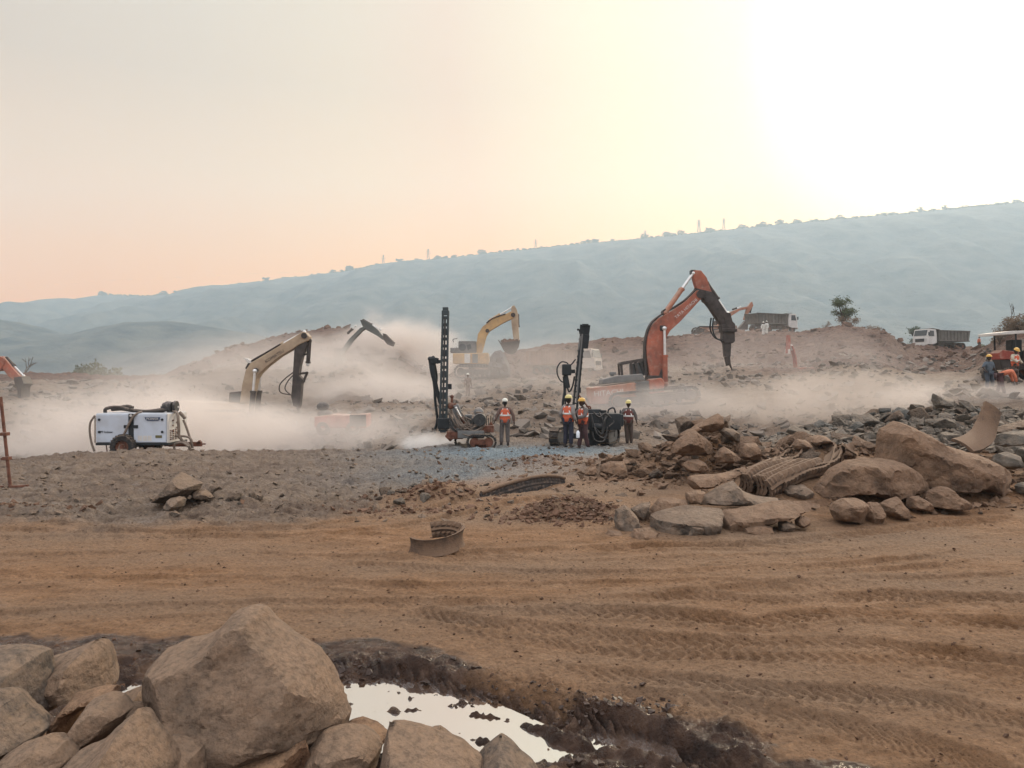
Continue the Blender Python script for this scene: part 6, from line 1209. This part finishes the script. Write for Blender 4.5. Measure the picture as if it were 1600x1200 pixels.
for k, (px_, h_, w_, mi) in enumerate(((118, 6, 5, 1), (128, 7.5, 6, 1), (146, 7.5, 6, 2), (160, 8, 7, 2), (172, 7, 6, 2), (186, 5, 5, 1), (84, 4, 5, 1), (70, 4.5, 5, 1), (250, 6, 6, 1), (262, 5, 6, 0), (205, 4, 5, 1), (98, 5, 5, 1))):
    make_tree('tree', 'hazy green tree in the row beyond the left bank', 'tree', onp(px_, 150 + 8 * (k % 3)), 60 + k, h_, w_, 800, leafs[mi], .3, 'green trees beyond the left bank')
make_tree('tree', 'leafless grey tree behind the orange arm at the left edge', 'tree', onp(38, 110), 77, 7, 6, 0, leafs[3], bare=True)
for k, px_ in enumerate((900, 1290, 935)):
    make_tree('bush', 'dry tuft on the bank crest ' + ('left of the orange boom', 'left of the lone tree', 'behind the right drill mast')[k], 'bush', onp(px_, 86), 80 + k, .8, 1.3, 260, leafs[3], .07)
# scrub on the skyline
def crest_z(px): return float(zr(np.interp(px, [c[0] for c in CREST], [c[1] for c in CREST]), 2500))
temps = []
for k in range(5):
    t = make_tree('skyline_tree', 'small dark tree on the hill skyline', 'tree', (0, 0, 0), 90 + k, 16, 20, 240, leafs[0], 2.2, 'trees along the hill skyline'); temps.append(t)
rk = random.Random(8); hx = []
while len(hx) < 235: hx.append(rk.uniform(155, 1620))
for i, px_ in enumerate(sorted(hx)):
    t = temps[i] if i < 5 else copy_tree(temps[i % 5]); t.location = ((px_ - 800) / F * 2500, 2500, crest_z(px_) - 2 + rk.uniform(-2, 1)); s = rk.uniform(.28, .62) if rk.random() < .88 else rk.uniform(.85, 1.1); t.scale = (s * 1.5, s, s)
steel = material('pylon_steel', (.10, .09, .085), .6, .1, 3)
def pylon(lab, px, y, hrow, base_row):
    zb = zr(base_row, y); ht = (base_row - hrow) / F * y; x = (px - 800) / F * y; t = empty('pylon', (x, y, zb - 6)); tag(t, lab, 'pylon'); g = G(); w = ht * .13; th = ht * .012 + .25; H_ = ht + 6
    lv = [0, .3, .5, .65, .78, .9, 1]; wd = [w * (1 - .85 * l) for l in lv]
    for (a, wa), (b, wb) in zip(zip(lv, wd), zip(lv[1:], wd[1:])):
        for sx in (-1, 1):
            for sy in (-1, 1): g.bar((sx * wa, sy * wa, a * H_), (sx * wb, sy * wb, b * H_), th)
        for sy in (-1, 1): g.bar((-wa, sy * wa, a * H_), (wb, sy * wb, b * H_), th * .6); g.bar((wa, sy * wa, a * H_), (-wb, sy * wb, b * H_), th * .6)
    g.build('tower', steel, t); g = G()
    for l, q_ in ((.68, 1.7), (.8, 1.4), (.92, 1.1)): g.bar((-w * q_ * 1.1, 0, l * H_), (w * q_ * 1.1, 0, l * H_), th)
    g.build('cross_arm', steel, t)
pylon('lattice pylon with three cross arms, tallest on the skyline above the orange excavator', 1092, 2500, 343, 364)
pylon('thin lattice pylon on the skyline, right of the tallest one', 1131, 2500, 341, 357)
pylon('faint pylon on the skyline between the two drill masts', 837, 2500, 374, 390)
pylon('faint pylon on the skyline left of the first drill mast', 669, 2500, 389, 407)
pylon('very faint pylon farthest left on the long skyline', 599, 2500, 398, 414)
pylon('very faint pylon on the skyline left of the orange boom tip', 1008, 2500, 360, 373)

xx = rr_.uniform(100, 1640, 1500); cz_ = np.array([crest_z(p) for p in xx]); VV, FF, off = [], [], 0
for px_, cz0 in zip(xx, cz_):
    v_, f_ = None, None; me = low[rr_.randint(len(low))]; co = np.empty(len(me.vertices) * 3, np.float32); me.vertices.foreach_get('co', co); co = co.reshape(-1, 3)
    s0 = rr_.uniform(1.5, 4.5); yq = 2500 - abs(rr_.normal(0, 40)); VV.append(co * [s0 * 1.4, s0, s0] + [(px_ - 800) / F * yq, yq, (cz0 - HC) * yq / 2500 + HC + rr_.uniform(-3, 1)]); FF.append(np.array([p.vertices[:3] for p in me.polygons]) + off); off += len(co)
o = link('scrub', mesh_np('scrub', np.concatenate(VV), np.concatenate(FF), False), leafs[0]); tag(o, 'low scrub fringing the crest of the long hill', 'scrub', kind='stuff')
# ------------------------------------------------------------------ air
def vol_mat(name, col, density, aniso=.2):
    m = bpy.data.materials.new(name); m.use_nodes = True; t = m.node_tree; t.nodes.clear()
    o = t.nodes.new('ShaderNodeOutputMaterial'); v = t.nodes.new('ShaderNodeVolumePrincipled')
    v.inputs['Color'].default_value = (*col, 1); v.inputs['Density'].default_value = density; v.inputs['Anisotropy'].default_value = aniso
    t.links.new(v.outputs[0], o.inputs['Volume']); return m, v
hm, _ = vol_mat('haze', (.77, .92, 1.0), .00032, .25)
bm = bmesh.new(); bmesh.ops.create_cube(bm, size=1, matrix=Matrix.Translation((300, 1300, 347)) @ Matrix.Diagonal((9000, 2900, 720, 1)))
me = bpy.data.meshes.new('haze'); bm.to_mesh(me); bm.free(); tag(link('haze', me, hm), 'thin pale blue air between the yard and the hills', 'haze', kind='stuff')
# ------------------------------------------------------------------ dust clouds
def dust(lab, c, r, dens, col=(.95, .87, .80), ns=1.2, lo=.42, hi=.62, seed=0, edge=.55, flatz=1.0, aniso=.1, rot=0):
    "a lens of blown dust: density falls off to its rim and breaks up in puffs"
    m, v = vol_mat('dust', col, 0, aniso); t = m.node_tree; nn = t.nodes; ll = t.links
    tc = nn.new('ShaderNodeTexCoord'); ln = nn.new('ShaderNodeVectorMath'); ln.operation = 'LENGTH'; ll.new(tc.outputs['Object'], ln.inputs[0])
    nz = nn.new('ShaderNodeTexNoise'); nz.inputs['Scale'].default_value = 1.0; nz.inputs['Detail'].default_value = 5; nz.inputs['Roughness'].default_value = .55
    mp = nn.new('ShaderNodeMapping'); mp.inputs['Location'].default_value = (seed * 3.7, seed, 0); k = ns / 4; mp.inputs['Scale'].default_value = (r[0] * k, r[1] * k, r[2] * k * 1.3); ll.new(tc.outputs['Object'], mp.inputs[0]); ll.new(mp.outputs[0], nz.inputs['Vector'])
    mr = nn.new('ShaderNodeMapRange'); mr.interpolation_type = 'SMOOTHSTEP'; mr.inputs[1].default_value = 1; mr.inputs[2].default_value = 1 - edge; ll.new(ln.outputs['Value'], mr.inputs[0])
    ad = nn.new('ShaderNodeMath'); ad.operation = 'MULTIPLY_ADD'; ll.new(mr.outputs[0], ad.inputs[0]); ad.inputs[1].default_value = .30; 
    sb = nn.new('ShaderNodeMath'); sb.operation = 'SUBTRACT'; ll.new(nz.outputs[0], sb.inputs[0]); sb.inputs[1].default_value = .15; ll.new(sb.outputs[0], ad.inputs[2])
    m2 = nn.new('ShaderNodeMapRange'); m2.interpolation_type = 'SMOOTHSTEP'; m2.inputs[1].default_value = lo; m2.inputs[2].default_value = hi + .12; ll.new(ad.outputs[0], m2.inputs[0])
    mu = nn.new('ShaderNodeMath'); mu.operation = 'MULTIPLY'; ll.new(m2.outputs[0], mu.inputs[0]); ll.new(mr.outputs[0], mu.inputs[1])
    sc = nn.new('ShaderNodeMath'); sc.operation = 'MULTIPLY'; sc.inputs[1].default_value = dens; ll.new(mu.outputs[0], sc.inputs[0]); ll.new(sc.outputs[0], v.inputs['Density'])
    bm = bmesh.new(); bmesh.ops.create_icosphere(bm, subdivisions=3, radius=1.03); me = bpy.data.meshes.new('dust'); bm.to_mesh(me); bm.free()
    o = link('dust', me, m); o.location = c; o.scale = r; o.rotation_euler = (0, 0, rot); tag(o, lab, 'dust', kind='stuff'); return o
def dc(px, row, y): return tuple(W(px, row, y))
dust('thick low bank of pale dust drifting behind the left rise', dc(320, 690, 34), (18, 6.2, 3.9), .75, ns=.8, seed=1, edge=.75, lo=.36)
dust('tall billowing dust plume left of the first drill mast', dc(622, 562, 74), (10, 6, 7.0), .5, ns=1.0, seed=2, lo=.40, hi=.55, edge=.7)
dust('pale dust billowing behind the cream excavator', dc(500, 590, 60), (9, 5, 5.2), .17, ns=1.3, seed=15, lo=.38)
dust('low dust swirling over the rubble left of the first drill mast', dc(600, 622, 46), (7, 4.5, 2.3), .28, ns=1.6, seed=14, lo=.38)
dust('dust jet at the foot of the first drill mast', dc(676, 692, 27.6), (2.2, 1.4, .75), 2.2, (.97, .94, .91), ns=3.0, seed=3, edge=.8)
dust('thin dust veil over the left rubble', dc(420, 610, 48), (22, 8, 4.2), .07, ns=.7, seed=4, lo=.3, hi=.6)
dust('dust round the orange excavator tracks', dc(1010, 640, 42), (8.5, 4.5, 2.4), .20, ns=1.3, seed=5, lo=.36)
dust('brown dust drifting over the right rubble', dc(1330, 630, 38), (11, 5, 2.6), .22, (.93, .83, .74), ns=1.2, seed=6, lo=.36)
dust('dust at the feet of the workers by the tractor', dc(1530, 622, 31), (6, 2.4, 1.0), .4, (.93, .83, .74), ns=1.6, seed=7)
dust('dust hanging round the yellow excavator', dc(800, 580, 60), (12, 5, 4.2), .03, ns=1.0, seed=8, lo=.3)
dust('dust drifting behind both drill rigs', dc(880, 590, 56), (15, 6, 4.2), .05, ns=1.2, seed=12, lo=.36)
dust('brown dust lifting off the left spoil bank', dc(430, 575, 62), (16, 6, 5), .06, ns=1.1, seed=13, lo=.36)
dust('dust haze before the right spoil bank', dc(1230, 570, 62), (16, 6, 5), .05, (.93, .84, .77), ns=.8, seed=9, lo=.3)

dust('thin uneven veil of dust hanging over the whole pit', (0, 58, 2.0), (62, 27, 8.0), .0085, (.95, .87, .79), ns=.35, seed=10, lo=.2, hi=.6, edge=1.0)
